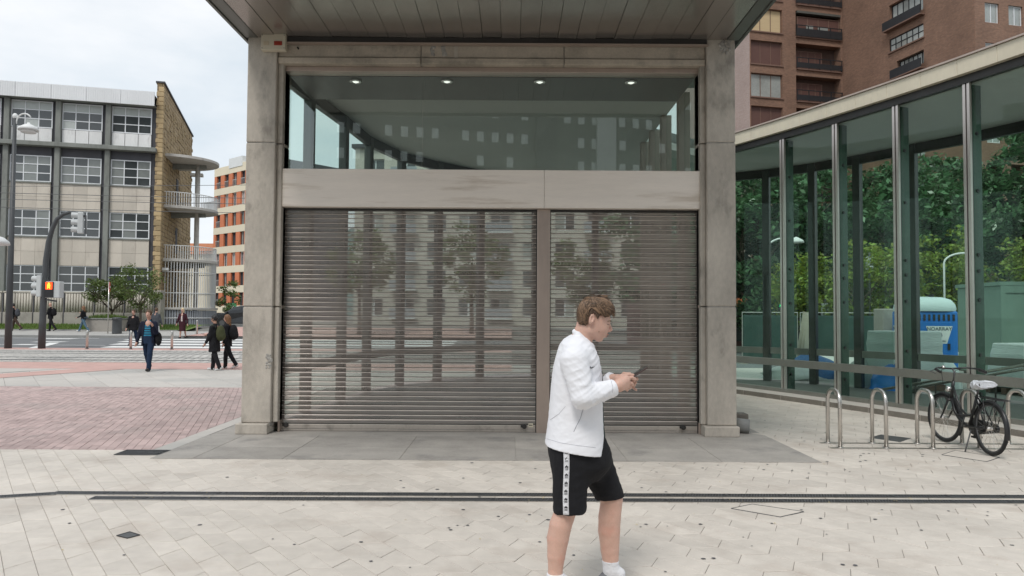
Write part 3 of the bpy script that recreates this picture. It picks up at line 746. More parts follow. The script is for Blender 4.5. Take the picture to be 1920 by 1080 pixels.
# dropped strip with lit downlights just behind the upper glass
b = MB(); b.box(WX0, WX1, 10.6, 11.75, ZF0 + .02, ZF0 + .09); hbuild(b, 'dropped_ceiling', M['column'])
M['lamp'] = emit('downlight_lamp', (1, .97, .9), 1.1)
for px in (667, 838, 1012, 1184):
    p = PY(px, 152, 10.6); 
    t0 = G(px, 151, ZF0 + .02)
    t = thing('downlight', (t0.x, min(11.6, max(10.75, t0.y)), ZF0 - .002), 'small lit downlight behind the upper glass, %s from the alarm box' % {667: 'first', 838: 'second', 1012: 'third', 1184: 'fourth'}[px], 'downlight', group='downlights above the shutters')
    b = MB(); b.lathe([(.085, .02), (.09, .0), (.06, -.004), (.055, .018)], 16); b.build('ring', M['chrome'], t, True)
    b = MB(); b.lathe([(.05, .006), (.045, 0), (.02, -.012)], 12); b.build('bulb', M['lamp'], t, True)
# stair balustrade inside the hall with slanting handrails
st = thing('stair_balustrade', (7.75, 12.0, .05), 'slanting steel handrails of the stair inside the glass hall', 'handrail')
for dx in (0, .35):
    b = MB(); b.tube([(-1.1 + dx, 1.6, .25), (.25 + dx, -.9, .95), (.8 + dx, -2.2, .95)], .024, 8); b.build('handrail', M['steel'], st, True)
    for tt in (.25, .6, .95):
        x, y, z = lerp(-1.1, .25, tt) + dx, lerp(1.6, -.9, tt), lerp(.25, .95, tt)
        b = MB(); b.tube([(x, y, 0), (x, y, z)], .014, 6); b.build('post', M['darkmetal'], st)

# ================================================================== school block across the road
M['stonewall'] = brickmat('ochre_stone', (.37, .265, .145), (.46, .345, .20), (.13, .10, .07), .62, .30, .022, var=.2)
M['quoin'] = mat('ochre_quoin', (.46, .345, .195), .85, var=.2, scale=1.2, rnd=.2, bump=.2)
M['pilaster'] = mat('grey_green_concrete', (.235, .245, .225), .85, var=.22, scale=1.0, stain=(.13, .135, .125), sscale=1.1, sthr=.52, stretch=(1, 1, .3))
M['stonepanel'] = mat('beige_stone_panel', (.60, .545, .47), .8, var=.09, scale=1.3, rnd=.09, stain=(.36, .31, .26), sscale=1.2, sthr=.58, samt=.45, stretch=(1, 1, .5))
M['whitepanel'] = mat('white_panel', (.76, .76, .75), .65, var=.1, scale=1.4, rnd=.05, stain=(.38, .37, .36), sscale=2.2, sthr=.56, samt=.55, stretch=(1, 1, .35))
M['parapet'] = mat('parapet_sheet', (.78, .79, .80), .5, var=.05, scale=.8, rnd=.03)
M['greydark'] = mat('dark_grey_band', (.075, .075, .085), .7, var=.15)
M['winframe'] = mat('window_frame_white', (.78, .80, .82), .5, var=.05)
def wall_holes(b, x0, x1, z0, z1, holes, y=0.0, dep=.3):
    xs = sorted(set([x0, x1] + [h[0] for h in holes] + [h[1] for h in holes])); zs = sorted(set([z0, z1] + [h[2] for h in holes] + [h[3] for h in holes]))
    for i in range(len(xs) - 1):
        for j in range(len(zs) - 1):
            cx, cz = (xs[i] + xs[i + 1]) / 2, (zs[j] + zs[j + 1]) / 2
            if any(h[0] < cx < h[1] and h[2] < cz < h[3] for h in holes): continue
            b.quad((xs[i], y, zs[j]), (xs[i + 1], y, zs[j]), (xs[i + 1], y, zs[j + 1]), (xs[i], y, zs[j + 1]))
    for h in holes:
        a, c, d, e = h
        b.quad((a, y, d), (a, y + dep, d), (a, y + dep, e), (a, y, e)); b.quad((c, y, d), (c, y, e), (c, y + dep, e), (c, y + dep, d))
        b.quad((a, y, e), (a, y + dep, e), (c, y + dep, e), (c, y, e)); b.quad((a, y, d), (c, y, d), (c, y + dep, d), (a, y + dep, d))
def window(parent, x0, x1, z0, z1, y, cols, rows, fm, pick, fw=.07, xf=None):
    b = MB()
    b.box(x0, x1, y, y + .08, z0, z0 + fw); b.box(x0, x1, y, y + .08, z1 - fw, z1)
    b.box(x0, x0 + fw, y + .001, y + .08, z0 + fw, z1 - fw); b.box(x1 - fw, x1, y + .001, y + .08, z0 + fw, z1 - fw)
    for i in range(1, cols): x = lerp(x0, x1, i / cols); b.box(x - fw * .45, x + fw * .45, y + .002, y + .08, z0 + fw, z1 - fw)
    for j in range(1, rows): z = lerp(z0, z1, j / rows); b.box(x0 + fw, x1 - fw, y + .004, y + .078, z - fw * .45, z + fw * .45)
    w = b.build('window', fm, parent)
    if xf: w.matrix_local = xf
    for i in range(cols):
        for j in range(rows):
            xa, xb = lerp(x0, x1, i / cols), lerp(x0, x1, (i + 1) / cols); za, zb = lerp(z0, z1, j / rows), lerp(z0, z1, (j + 1) / rows)
            p = MB(); p.box(xa + .03, xb - .03, y + .035, y + .05, za + .03, zb - .03); p.build('pane', pick(i, j), w)
    return w
c0 = PY(285, 588, 55.0)
SR = math.atan2(2.5, 9.5)
sch = thing('school_building', (c0.x, c0.y, .5), 'beige four storey block with grid windows, grey pilasters and ochre stone end wall', 'building', SR)
zz = lambda y: HCAM + (588.5 - y) / FPX * 55.0 - .5
Zp1, Zp0 = zz(175), zz(200); W1 = (zz(252), zz(203)); Pn = (zz(280), zz(252)); Cn = (zz(287), zz(279))
rows = [(zz(351), zz(303)), (zz(450), zz(402)), (zz(551), zz(503))]
M['schglass'] = mat('school_glass', (.055, .062, .064), .05, var=.25, scale=.25, spec=.9)
M['schblind'] = mat('school_blind', (.22, .235, .225), .12, var=.22, scale=.35, spec=.8)
M['schpale'] = mat('school_pale_blind', (.46, .49, .47), .2, var=.12, scale=.5, spec=.8)
NB = 6; PIT_B = 3.25
for bi in range(NB):
    x1 = -.32 - bi * PIT_B - (0 if bi == 0 else .05); x0 = -3.2 - bi * PIT_B + .2
    b = MB(); b.box(x0 - .36, x0 - .02, -.28, .12, 0, W1[1] + .06); b.build('pilaster', M['pilaster'], sch, bev=.02)
    window(sch, x0, x1, W1[0], W1[1], .02, 3, 3, M['winframe'], lambda i, j: (M['schpale'] if j == 2 or random.random() < .25 else M['schglass']))
    pw = (x1 - x0) / 3
    for i in range(3):
        b = MB(); b.box(x0 + i * pw + .02, x0 + (i + 1) * pw - .02, -.02, .1, Pn[0] + .02, Pn[1] - .04); b.build('white_panel', M['whitepanel'], sch)
    b = MB(); b.box(x0, x1, .03, .1, rows[0][1], Cn[0]); b.build('dark_band', M['greydark'], sch)
    for ri, (z0, z1) in enumerate(rows):
        def pick(i, j, ri=ri, bi=bi):
            r = random.random()
            if ri == 0: return M['schblind'] if r < .75 else M['schglass']
            if ri == 1: return M['schblind'] if (r < .45 and bi != 1) else M['schglass']
            return M['schglass']
        window(sch, x0, x1, z0, z1, .02, 3, 3, M['winframe'], pick)
        b = MB(); b.box(x0 - .02, x1 + .02, -.1, .06, z0 - .1, z0 - .003); b.build('sill', M['pilaster'], sch)
        zb = rows[ri + 1][1] if ri < 2 else 0.2
        for i in range(3):
            for j in range(2):
                za = lerp(zb, z0 - .1, j / 2); zc = lerp(zb, z0 - .1, (j + 1) / 2)
                b = MB(); b.box(x0 + i * pw + .006, x0 + (i + 1) * pw - .006, -.03, .1, za + .006, zc - .006); b.build('stone_panel', M['stonepanel'], sch)
b = MB(); b.box(-NB * PIT_B - 1, .1, -.55, .11, Cn[0], Cn[1]); b.build('cornice', M['pilaster'], sch, bev=.03)
b = MB(); b.box(-NB * PIT_B - 1, -.003, .12, 13, 0, Zp0 + .3); b.build('core_wall', M['greydark'], sch)
b = MB(); b.box(-NB * PIT_B - 1, -.01, -.7, .6, Zp0 - .04, Zp0); b.build('eave_soffit', M['pilaster'], sch)
for i in range(9):
    b = MB(); b.box(-.02 - (i + 1) * 2.25, -.02 - i * 2.25 - .02, -.72, -.62, Zp0 - .06, Zp1)
    for k in range(15): x = -.1 - i * 2.25 - k * .147; b.box(x - .02, x + .02, -.735, -.719, Zp0 - .05, Zp1 - .03)
    b.build('parapet_sheet', M['parapet'], sch)
b = MB(); b.box(-NB * PIT_B - 1, -.02, -.619, 12.9, Zp1 - .35, Zp1 - .25); b.build('roof', M['greydark'], sch)
# ochre end wall with a raking top and quoins
ZW = zz(153)
b = MB(); b.hexa([(0, -.05, 0), (.45, -.05, 0), (.45, 13.4, 0), (0, 13.4, 0), (0, -.05, ZW), (.45, -.05, ZW), (.45, 13.4, ZW - .9), (0, 13.4, ZW - .9)]); b.build('end_wall', M['stonewall'], sch)
b = MB(); b.hexa([(-.08, -.15, ZW + .002), (.55, -.15, ZW + .002), (.55, 13.5, ZW - .898), (-.08, 13.5, ZW - .898), (-.08, -.15, ZW + .12), (.55, -.15, ZW + .12), (.55, 13.5, ZW - .78), (-.08, 13.5, ZW - .78)]); b.build('wall_coping', M['greydark'], sch)
z = 0.0; k = 0
while z < ZW - .3:
    h = random.uniform(.28, .42); w = .48 if k % 2 else .30
    b = MB(); b.box(-.03 + (0 if k % 2 else .17), .475, -.095, .3, z + .015, z + h - .015); b.build('quoin', M['quoin'], sch, bev=.02); z += h; k += 1
# raised dark courses on the end wall give it relief
rc = MB()
for i in range(900):
    y = random.uniform(.2, 13.2); z = random.randint(1, int((ZW - 1.2) / .3)) * .3
    rc.box(.45, .45 + random.uniform(.015, .05), y, y + random.uniform(.3, .6), z + .02, z + .28)
o = rc.build('rough_stones', M['quoin'], sch); o['kind'] = 'stuff'
# curved balconies on the end wall
M['balc'] = mat('balcony_concrete', (.56, .54, .50), .8, var=.12, scale=1, stain=(.25, .23, .2), sscale=1.6, sthr=.58)
def half(yc, ry, rx, n=20): return [(.44 + rx * math.sin(math.pi * i / n), yc - ry * math.cos(math.pi * i / n)) for i in range(n + 1)]
bz = [1.5, 5.2, 9.25, 13.15]
for k, z in enumerate(bz):
    b = MB(); b.prism(half(4.0, 3.1 if k else 3.3, 3.5 if k else 3.6), z - (.16 if k else .12), z + .05); o = b.build('balcony_slab', M['balc'], sch, bev=.02)
    if k in (2, 3, 1):
        b = MB(); b.bar((.44, 4.0, z - .4), (3.0, 4.0, z - .25), .3, .4); b.build('balcony_beam', M['pilaster'], sch)
    if k in (1, 2):
        pts = half(4.0, 3.0, 3.4, 60); b = MB()
        for (x, y) in pts[1:-1]: b.box(x - .02, x + .02, y - .02, y + .02, z + .05, z + 1.02)
        o = b.build('railing_bars', M['white'], sch); o['kind'] = 'stuff'
        b = MB(); b.tube([(x, y, z + 1.05) for x, y in pts], .035, 6); b.build('top_rail', M['white'], sch)
pts = half(4.0, 3.0, 3.4, 52); b = MB()
for (x, y) in pts[1:-1]: b.box(x - .025, x + .025, y - .025, y + .025, bz[0] + .05, bz[1] - .16)
o = b.build('cage_bars', M['white'], sch); o['kind'] = 'stuff'
for z in (bz[0] + 1.15, bz[0] + 2.75):
    b = MB(); b.tube([(x, y, z) for x, y in pts], .035, 6); b.build('cage_ring', M['white'], sch)
b = MB(); b.tube([(2.35, 4.0, 0), (2.35, 4.0, bz[3] - .12)], .19, 14); b.build('column', M['balc'], sch, True)
M['hoard'] = mat('grey_hoarding', (.34, .36, .39), .5, var=.1)
b = MB(); pts = half(4.0, 3.15, 3.5, 60)
for i in range(len(pts) - 1):
    (xa, ya), (xb, yb) = pts[i], pts[i + 1]; b.bar((xa, ya, .65), (lerp(xa, xb, .7), lerp(ya, yb, .7), .65), .05, 1.4)
o = b.build('hoarding_slats', M['hoard'], sch); o['kind'] = 'stuff'
b = MB(); b.tube([(x + .05, y, .75) for x, y in pts], .04, 6); b.build('hoarding_rail', M['white'], sch)
for (y, z) in ((6.2, 10.0), (6.2, 6.0), (6.2, 2.0)):
    b = MB(); b.box(.452, .5, y - .45, y + .45, z, z + 2.1); b.build('door', M['greydark'], sch)
b = MB(); b.box(.45, 1.5, 12.6, 13.3, 13.6, 13.85); b.build('rear_slab', M['balc'], sch)
for y in (.6, .2):
    pass
# floodlight on the corner
b = MB(); b.box(.5, .95, .5, .8, 4.3, 4.5); b.build('floodlight', M['white'], sch, bev=.03)

# ------------------------------------------------------------------ ribbed concrete fence
M['fence'] = mat('fence_concrete', (.52, .485, .42), .85, var=.2, scale=1.2, stain=(.22, .205, .18), sscale=1.2, sthr=.54, stretch=(1, 1, .35))
M['fencebase'] = mat('fence_base', (.36, .335, .30), .9, var=.15, scale=1.4, stain=(.24, .22, .2), sscale=1.5, sthr=.55)
fen = thing('ribbed_fence', (-37.6, 49.2, .6), 'grey concrete fence with rounded vertical ribs on a plain base', 'fence', RAD(4.5))
L = 13.6; n = 7
for i in range(n):
    x0 = i * L / n; x1 = x0 + L / n - .08
    b = MB(); b.box(x0, x1, -.06, .14, 0, 1.02); b.build('base_panel', M['fencebase'], fen, bev=.02)
    b = MB(); b.box(x0, x1, .06, .12, 1.02, 2.32); o = b.build('back_panel', M['fence'], fen)
    b = MB()
    for k in range(10):
        x = x0 + .1 + k * (x1 - x0 - .1) / 10 + .03
        b.tube([(x, .02, .95), (x, .02, 2.28)], .075, 8)
    o = b.build('ribs', M['fence'], fen, True); o['kind'] = 'stuff'
    b = MB(); b.box(x0, x1, -.05, .2, 2.33, 2.42); b.build('coping', M['fence'], fen)
    b = MB(); b.box(x1 + .005, x1 + .075, -.02, .1, 0, 2.3); b.build('joint_post', M['greydark'], fen)
gp0 = PY(285, 600, 50)
b = MB(); b.box(-.32, .32, -.3, .3, 0, 2.55); o = b.build('gate_pier', M['fencebase'], None, bev=.03, loc=(gp0.x, 50.8, .6)); tag(o, 'plain square concrete gate pier at the end of the ribbed fence', 'pier')

# ------------------------------------------------------------------ planter, bin, sign, bollards
pl = thing('planter', (PY(198, 600, 46.4).x, 46.6, .36), 'low concrete planter overflowing with grass beside the footway', 'planter')
b = MB(); b.hexa([(-.95, -.5, 0), (1.0, -.5, 0), (1.0, .6, 0), (-.95, .6, 0), (-1.05, -.6, .85), (1.1, -.6, .85), (1.1, .7, .85), (-1.05, .7, .85)]); b.build('trough', M['fencebase'], pl, bev=.04)
b = MB(); b.box(-1.1, 1.15, -.65, .75, .852, .93); b.build('rim', M['pilaster'], pl, bev=.02)
g = MB()
for i in range(1200):
    x, y = random.uniform(-1, 1.05), random.uniform(-.5, .6); h = random.uniform(.08, .34) * (1 - .4 * abs(x)); a = random.uniform(0, 6.28)
    g.add([(x - .02 * math.cos(a), y - .02 * math.sin(a), .92), (x + .02 * math.cos(a), y + .02 * math.sin(a), .92), (x + random.uniform(-.1, .1), y + random.uniform(-.1, .1), .93 + h)], [(0, 1, 2)])
o = g.build('grass_tuft', M['blade'], pl); o['kind'] = 'stuff'
p = PY(219, 629, 44.0)
M['bin'] = mat('bin_grey', (.075, .08, .085), .5, var=.15)
bn = thing('litter_bin', (p.x, 44.0, gz(p.x, 44) + .13), 'dark grey cylindrical litter bin standing on the far footway', 'bin')
b = MB(); b.lathe([(.26, 0), (.27, .05), (.26, .8), (.28, .82), (.28, .9)], 20); b.build('drum', M['bin'], bn, True)
b = MB(); b.lathe([(.285, .9), (.28, .94), (.1, .97)], 20); b.build('lid', M['bin'], bn, True)
b = MB(); b.box(-.15, .15, -.285, -.25, .8, .86); b.build('slot', M['black'], bn)
p = PY(202, 628, 44.2)
sg = thing('road_sign', (p.x, 44.2, gz(p.x, 44.2) + .13), 'red road sign seen edge on, on a thin grey pole', 'road sign', RAD(111))
b = MB(); b.tube([(0, 0, 0), (0, 0, 3.05)], .032, 8); b.build('pole', M['steel'], sg, True)
M['signred'] = mat('sign_red', (.45, .03, .04), .4)
b = MB(); b.tube([(0, -.05, 2.75), (0, -.03, 2.75)], .30, 24); b.build('disc', M['signred'], sg)
b = MB(); b.box(-.19, .19, -.058, -.051, 2.7, 2.8); b.build('bar', M['white'], sg)
b = MB(); b.lathe([(.055, 0), (.055, .72), (.05, .76), (.048, .80), (.03, .825), (.005, .83)], 14); bme = b.mesh('bollard', M['steel'], True)
bl = None
for k, (px, lab) in enumerate(((163, 'steel bollard at the road edge, next along from the traffic light mast'), (245, 'steel bollard at the crossing, beside the man in the striped shirt'), (322, 'steel bollard at the crossing, across from the woman in the dark suit'))):
    p = PY(px, 656, 33.3)
    t = thing('bollard', (p.x, 33.3, .004), lab, 'bollard', group='steel bollards along the road')
    obj('post', bme, t); b = MB(); b.lathe([(.09, 0), (.09, .012), (.06, .02)], 14); b.build('foot', M['iron'], t, True)
p = PY(369, 628, 44.0)
t = thing('bollard', (p.x, 44.0, gz(p.x, 44) + .14), 'thin steel bollard on the far side of the crossing', 'bollard', group='steel bollards along the road'); obj('post', bme, t)

# ------------------------------------------------------------------ lamp post and traffic light mast
p = PY(15, 655, 33.4)
lp = thing('lamp_post', (p.x, 33.4, 0), 'tall dark grey lamp post with a hooked bell lantern', 'lamp post')
top = PY(28, 222, 33.4).z; lean = PY(28, 222, 33.4).x - p.x - .0
M['pole'] = mat('pole_paint', (.062, .066, .07), .45, var=.12)
b = MB(); b.tube([(0, 0, 0), (0, 0, 3.6), (0, 0, top)], [.15, .12, .075], 14); b.build('pole', M['pole'], lp, True)
b = MB(); b.ell((0, 0, top + .1), (.11, .11, .14), 10, 8); b.build('finial', M['white'], lp, True)
b = MB(); b.tube([(.06, 0, top - .25)] + [(.42 - .36 * math.cos(a), 0, top - .2 + .42 * math.sin(a)) for a in np.linspace(.2, 2.5, 9)], .035, 8); b.build('hook', M['white'], lp, True)
b = MB(); b.lathe([(.42, -.2), (.40, -.08), (.22, .03), (.07, .1), (.05, .16)], 18, (.62, 0, top - .35)); b.lathe([(.30, -.3), (.33, -.2)], 18, (.62, 0, top - .35)); b.build('lantern', M['white'], lp, True)
# a second lantern on the same line of posts pokes in from the left
p2 = PY(-8, 455, 24.0)
l2 = thing('lamp_post', (p2.x - .55, 24.0, 0), 'lamp post with a wide white bell shade reaching in beside the dark mast', 'lamp post')
b = MB(); b.tube([(-.35, 0, 0), (-.35, 0, p2.z + .3)], .07, 10); b.build('pole', M['pole'], l2, True)
b = MB(); b.lathe([(.62, -.05), (.60, .05), (.45, .18), (.2, .26), (.06, .3)], 22, (.28, 0, p2.z)); b.build('shade', M['white'], l2, True)
p = PY(78, 655, 33.4)
tm = thing('traffic_light_mast', (p.x, 33.4, 0), 'curved dark mast with overhanging signals and an amber walking figure', 'traffic light')
arc = [PY(px, py, 33.4) - p for px, py in ((78, 655), (80, 600), (83, 540), (86, 490), (91, 455), (98, 430), (107, 412), (119, 403), (132, 399), (146, 401), (158, 407))]
b = MB(); b.tube([(q.x, 0, q.z) for q in arc], [.155, .14, .13, .12, .11, .1, .09, .08, .07, .06, .055], 14); b.build('mast', M['pole'], tm, True)
M['sigwhite'] = mat('signal_housing', (.52, .54, .54), .45, var=.06)
def signal(parent, c, yaw, mat_h, lit=None, s=1.0, n=3, hood=True):
    o = MB(); ca, sa = math.cos(yaw), math.sin(yaw)
    o.box(-.15 * s, .15 * s, -.1 * s, .12 * s, -.16 * n * s, .16 * n * s); h = o.build('signal_head', mat_h, parent, loc=c, rz=yaw, bev=.03)
    for k in range(n):
        z = (.32 * (k - (n - 1) / 2)) * s
        b = MB(); b.tube([(0, -.101 * s, z), (0, -.112 * s, z)], .105 * s, 14); b.build('lens', lit if (lit and k == n - 1) else M['black'], h)
        if hood:
            b = MB(); b.tube([(0, -.10 * s, z + .02), (0, -.36 * s, z + .02)], .125 * s, 12, cap=False); b.build('hood', mat_h, h)
    return h
e = arc[-1]
signal(tm, (e.x - .16, 0, e.z - .3), RAD(-70), M['sigwhite'])
b = MB(); b.bar((e.x + .06, .02, e.z + .05), (e.x + .08, .02, e.z - .8), .05, .05); b.build('hanger', M['pole'], tm)
q = PY(75, 538, 33.4) - p; signal(tm, (q.x + .05, -.05, q.z), RAD(-95), M['sigwhite'])
q = PY(98, 545, 33.4) - p
ph = MB(); ph.box(-.02, .62, -.15, .2, -.36, .38); pho = ph.build('pedestrian_signal', M['sigwhite'], tm, loc=(q.x - .18, -.05, q.z), bev=.03)
b = MB(); b.box(.0, .36, -.2, -.152, -.34, .36); b.build('signal_box', M['black'], pho)
M['amber'] = emit('amber_light', (1, .32, .02), 3.2); M['redglow'] = emit('red_light', (1, .07, .01), 1.4)
b = MB(); b.box(.03, .33, -.212, -.201, .02, .34); b.build('lit_panel', M['redglow'], pho)
b = MB(); b.ell((.18, -.218, .28), (.04, .012, .045), 8, 6); b.ell((.18, -.218, .18), (.07, .012, .09), 8, 6); b.bar((.15, -.216, .14), (.13, -.216, .04), .05, .012); b.bar((.21, -.216, .14), (.24, -.216, .04), .05, .012); b.build('walking_figure', M['amber'], pho)
b = MB(); b.bar((.1, 0, q.z - .42), (q.x + .2, 0, q.z - .5), .07, .07); b.build('bracket', M['pole'], tm)
q = PY(100, 545, 33.4) - p
# ------------------------------------------------------------------ tram wires
M['wire'] = mat('wire', (.10, .105, .11), .6)
for k, (ya, yb, D, lab) in enumerate(((355, 366, 25.8, 'lowest tram wire'), (345, 342, 30.2, 'tram wire'), (367, 377, 26.6, 'tram wire'), (382, 394, 27.4, 'tram wire'))):
    a, c = PY(-60, ya, D), PY(460, yb, D + 1.5); b = MB(); d = (c - a)
    a2, c2 = a - d * .6, c + d * .9
    b.tube([a2.lerp(c2, i / 24) + Vector((0, 0, -.12 * (1 - (2 * i / 24 - 1) ** 2))) for i in range(25)], .011, 5)
    tag(b.build('overhead_wire', M['wire']), 'thin dark tram wire strung across in front of the school block', 'wire', 'tram wires')

# ------------------------------------------------------------------ orange apartment block and hill
M['orange'] = mat('orange_tile', (.60, .19, .085), .7, var=.1, scale=.7, rnd=.06)
M['creamband'] = mat('cream_band', (.76, .68, .52), .75, var=.06, scale=.5, rnd=.04)
M['aptglass'] = mat('apartment_glass', (.06, .07, .08), .08, var=.3, scale=.3, spec=.9)
oc = PY(397, 590, 118.0)
ob = thing('orange_apartment_block', (oc.x, oc.y, .5), 'tall orange and cream apartment block beyond the school', 'building', math.atan2(-6.4, 7.4))
zt = HCAM + (590 - 318) / FPX * 118 - .5; ft = 3.07
b = MB(); b.box(0, 16, .5, 14, 0, zt); b.build('core', M['greydark'], ob)
for k in range(7):
    zb = zt - 1.3 - k * ft                 # window head
    b = MB(); b.box(-.02, 16, -.02, .499, zb + .0, zb + (1.05 if k else 1.3)); b.build('cream_band', M['creamband'], ob)
    xs = 0.0
    for i in range(6):
        w0 = .75 + i * 2.45; w1 = w0 + (1.25 if i else 1.25)
        b = MB(); b.box(xs, w0, .0, .498, zb - 2.0, zb - .003); b.build('orange_panel', M['orange'], ob); xs = w1
        b = MB(); b.box(w0, w0 + .08, .25, .33, zb - 2.0, zb - .01); b.box(w1 - .08, w1, .25, .33, zb - 2.0, zb - .01); b.box(w0 + .08, w1 - .08, .25, .33, zb - .09, zb - .01)
        b.box((w0 + w1) / 2 - .04, (w0 + w1) / 2 + .04, .25, .33, zb - 2, zb - .09)
        wn = b.build('window', M['whitepanel'] if k % 3 == 1 else M['greydark'], ob)
        b = MB(); b.box(w0 + .04, w1 - .04, .34, .36, zb - 2.0, zb - .02); b.build('pane', M['aptglass'] if random.random() < .7 else M['wblind'], wn)
        b = MB()
        for q in range(7): b.box(w0 + .05 + q * .18, w0 + .08 + q * .18, -.03, .0, zb - 2.0, zb - 1.1)
        b.box(w0, w1, -.04, .0, zb - 1.12, zb - 1.06)
        if i == 0 or k == 0: o = b.build('balcony_rail', M['steel'], ob); o['kind'] = 'stuff'
    b = MB(); b.box(xs, 16, .0, .498, zb - 2.0, zb - .003); b.build('orange_panel', M['orange'], ob)
zb = zt - 1.3 - 6 * ft - 2.0
b = MB(); b.box(-.02, 16, -.02, .499, zb - 1.1, zb - .003); b.build('cream_band', M['creamband'], ob)
b = MB(); b.box(2, 9, 2, 9, zt, zt + 1.2); b.build('roof_house', M['creamband'], ob)
b = MB(); b.box(4.6, 8.6, -.1, 5, zt - .5, zt + 1.0); b.build('roof_screen', M['white'], ob)
M['shopgreen'] = mat('green_shop', (.02, .20, .06), .4)
b = MB(); b.box(4.6, 7.6, -.06, .3, .3, 2.7); b.build('green_shop_front', M['shopgreen'], ob)
b = MB(); b.tube([(6.6, -.08, 1.9), (6.6, -.061, 1.9)], .40, 18); b.build('white_sign', M['white'], ob)
# red roofed low house and hillside behind
M['rooftile'] = mat('red_roof', (.40, .15, .07), .8, var=.2)
hp = PY(385, 470, 150)
rh = thing('red_roof_house', (hp.x, 150, .5), 'low house with a red tiled roof below the hill', 'house')
b = MB(); b.box(-6, 6, 0, 8, 0, hp.z - 1.2); b.build('wall', M['creamband'], rh)
b = MB(); b.hexa([(-6.6, -.5, hp.z - 1.2), (6.6, -.5, hp.z - 1.2), (6.6, 8.5, hp.z - 1.2), (-6.6, 8.5, hp.z - 1.2), (-6, 3.6, hp.z + 1.3), (6, 3.6, hp.z + 1.3), (6, 4.4, hp.z + 1.3), (-6, 4.4, hp.z + 1.3)]); b.build('roof', M['rooftile'], rh)
hl = MB(); nx, ny = 60, 16
hv = []
for j in range(ny):
    for i in range(nx):
        x = -900 + i * 20; y = 600 + j * 45; s = math.sin(j / (ny - 1) * math.pi * .6)
        h = s * (118 + 22 * math.sin(x * .006 + 1.9) + 6 * math.sin(x * .05 + y * .03) + random.uniform(-2, 2)) - 6
        hv.append((x, y, h))
hl.add(hv, [(j * nx + i, j * nx + i + 1, (j + 1) * nx + i + 1, (j + 1) * nx + i) for j in range(ny - 1) for i in range(nx - 1)])
M['hill'] = mat('wooded_hill', (.10, .16, .15), .95, var=.35, scale=.02, bump=.5, bscale=.1)  # bluish green: the distant haze is mixed into the colour
tag(hl.build('hill', M['hill'], smooth=True), kind='structure')

# ================================================================== brick towers right
M['redbrick'] = brickmat('brown_brick', (.225, .115, .075), (.31, .165, .105), (.20, .145, .11), .26, .085, .016, var=.42, bump=.2)
M['sillbrown'] = mat('brown_sill', (.20, .12, .09), .8, var=.15)
M['shutterbrown'] = mat('brown_roller_blind', (.125, .062, .05), .6, var=.12, scale=.6)
M['blindyellow'] = mat('yellow_slat_blind', (.60, .46, .27), .6, var=.1, stretch=(.2, .2, 6))
M['balcblack'] = mat('black_balcony_rail', (.022, .023, .026), .5, var=.2)
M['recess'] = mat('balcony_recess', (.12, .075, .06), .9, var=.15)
RB = thing('brick_tower', (20.8, 65.0, -.3), 'tall brown brick apartment tower with recessed balconies and roller blinds', 'building', RAD(13.3))
HT = 46.0
RFZ = [24.26 + 2.93 * k for k in range(-7, 8)]
def tw(n, e): return Matrix.Translation(n) @ Matrix.Rotation(RAD(e), 4, 'Z')
def face(name, L, holes, xf):
    b = MB(); wall_holes(b, 0, L, 0, HT, holes, 0, .9); o = b.build(name, M['redbrick'], RB); o.matrix_local = xf
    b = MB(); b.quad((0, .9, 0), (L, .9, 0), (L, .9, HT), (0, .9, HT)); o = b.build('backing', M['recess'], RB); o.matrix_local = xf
XA, XBm, XC, XD = tw((0, 0, 0), 0), tw((9.4, 0, 0), -90), tw((9.4, -14.4, 0), 0), tw((0, 14, 0), -90)
holesA = []
for z in RFZ:
    holesA.append((.12, 3.25, z, z + 2.1)); holesA.append((4.6, 9.2, z - .1, z + 2.2))
face('wall', 9.4, holesA, XA)
for k, z in enumerate(RFZ):
    kk = k - 7
    if not -4 <= kk <= 4: continue
    pm = {1: M['blindyellow'], 0: M['shutterbrown'], -1: M['wblind'], -2: M['shutterbrown']}.get(kk, M['shutterbrown'])
    window(RB, .12, 3.25, z, z + 2.1, .22, 3, 1, M['sillbrown'], lambda i, j: pm, .06)
    b = MB(); b.box(.05, 3.32, -.09, .2, z - .12, z - .002); b.build('sill', M['sillbrown'], RB)
    # balcony
    b = MB(); b.box(4.6, 9.2, -.15, .9, z - .22, z - .1); b.build('balcony_slab', M['sillbrown'], RB)
    b = MB(); b.box(4.55, 9.25, -.2, -.14, z - .12, z + .58) if kk == 1 else b.box(4.55, 9.25, -.2, -.17, z - .05, z + .42)
    for q in range(5): x = 4.6 + q * 1.14; b.box(x, x + .06, -.21, -.135, z - .1, z + .85)
    b.box(4.55, 9.25, -.21, -.14, z + .82, z + .88); b.build('balcony_rail', M['balcblack'], RB)
    window(RB, 4.8, 7.7 if kk != 1 else 9.15, z - .05, z + 1.75, .6 if kk != 1 else .1, 4, 1, M['sillbrown'], lambda i, j: M['shutterbrown'], .06)
    if kk == 1:
        b = MB(); b.box(4.7, 9.15, -.12, .3, z + 2.0, z + 2.2); b.build('awning_box', M['trim'], RB)
        b = MB(); b.box(5.7, 6.4, .02, .06, z + .5, z + 1.0); b.box(6.9, 7.9, .02, .06, z + .5, z + .95); b.build('open_sash', M['wblind'], RB)
hb = [(5.9, 9.6, 26.15, 27.9, 1), (5.9, 9.6, 23.95, 25.05, 0), (6.7, 9.6, 21.9, 22.95, 1), (5.9, 9.6, 19.0, 20.1, 0), (5.9, 9.6, 16.8, 17.9, 1), (5.9, 9.6, 14.6, 15.8, 0), (5.9, 9.6, 12.3, 13.4, 1), (5.9, 9.6, 29.0, 30.1, 0)]
face('wall', 14.4, [h[:4] for h in hb], XBm)
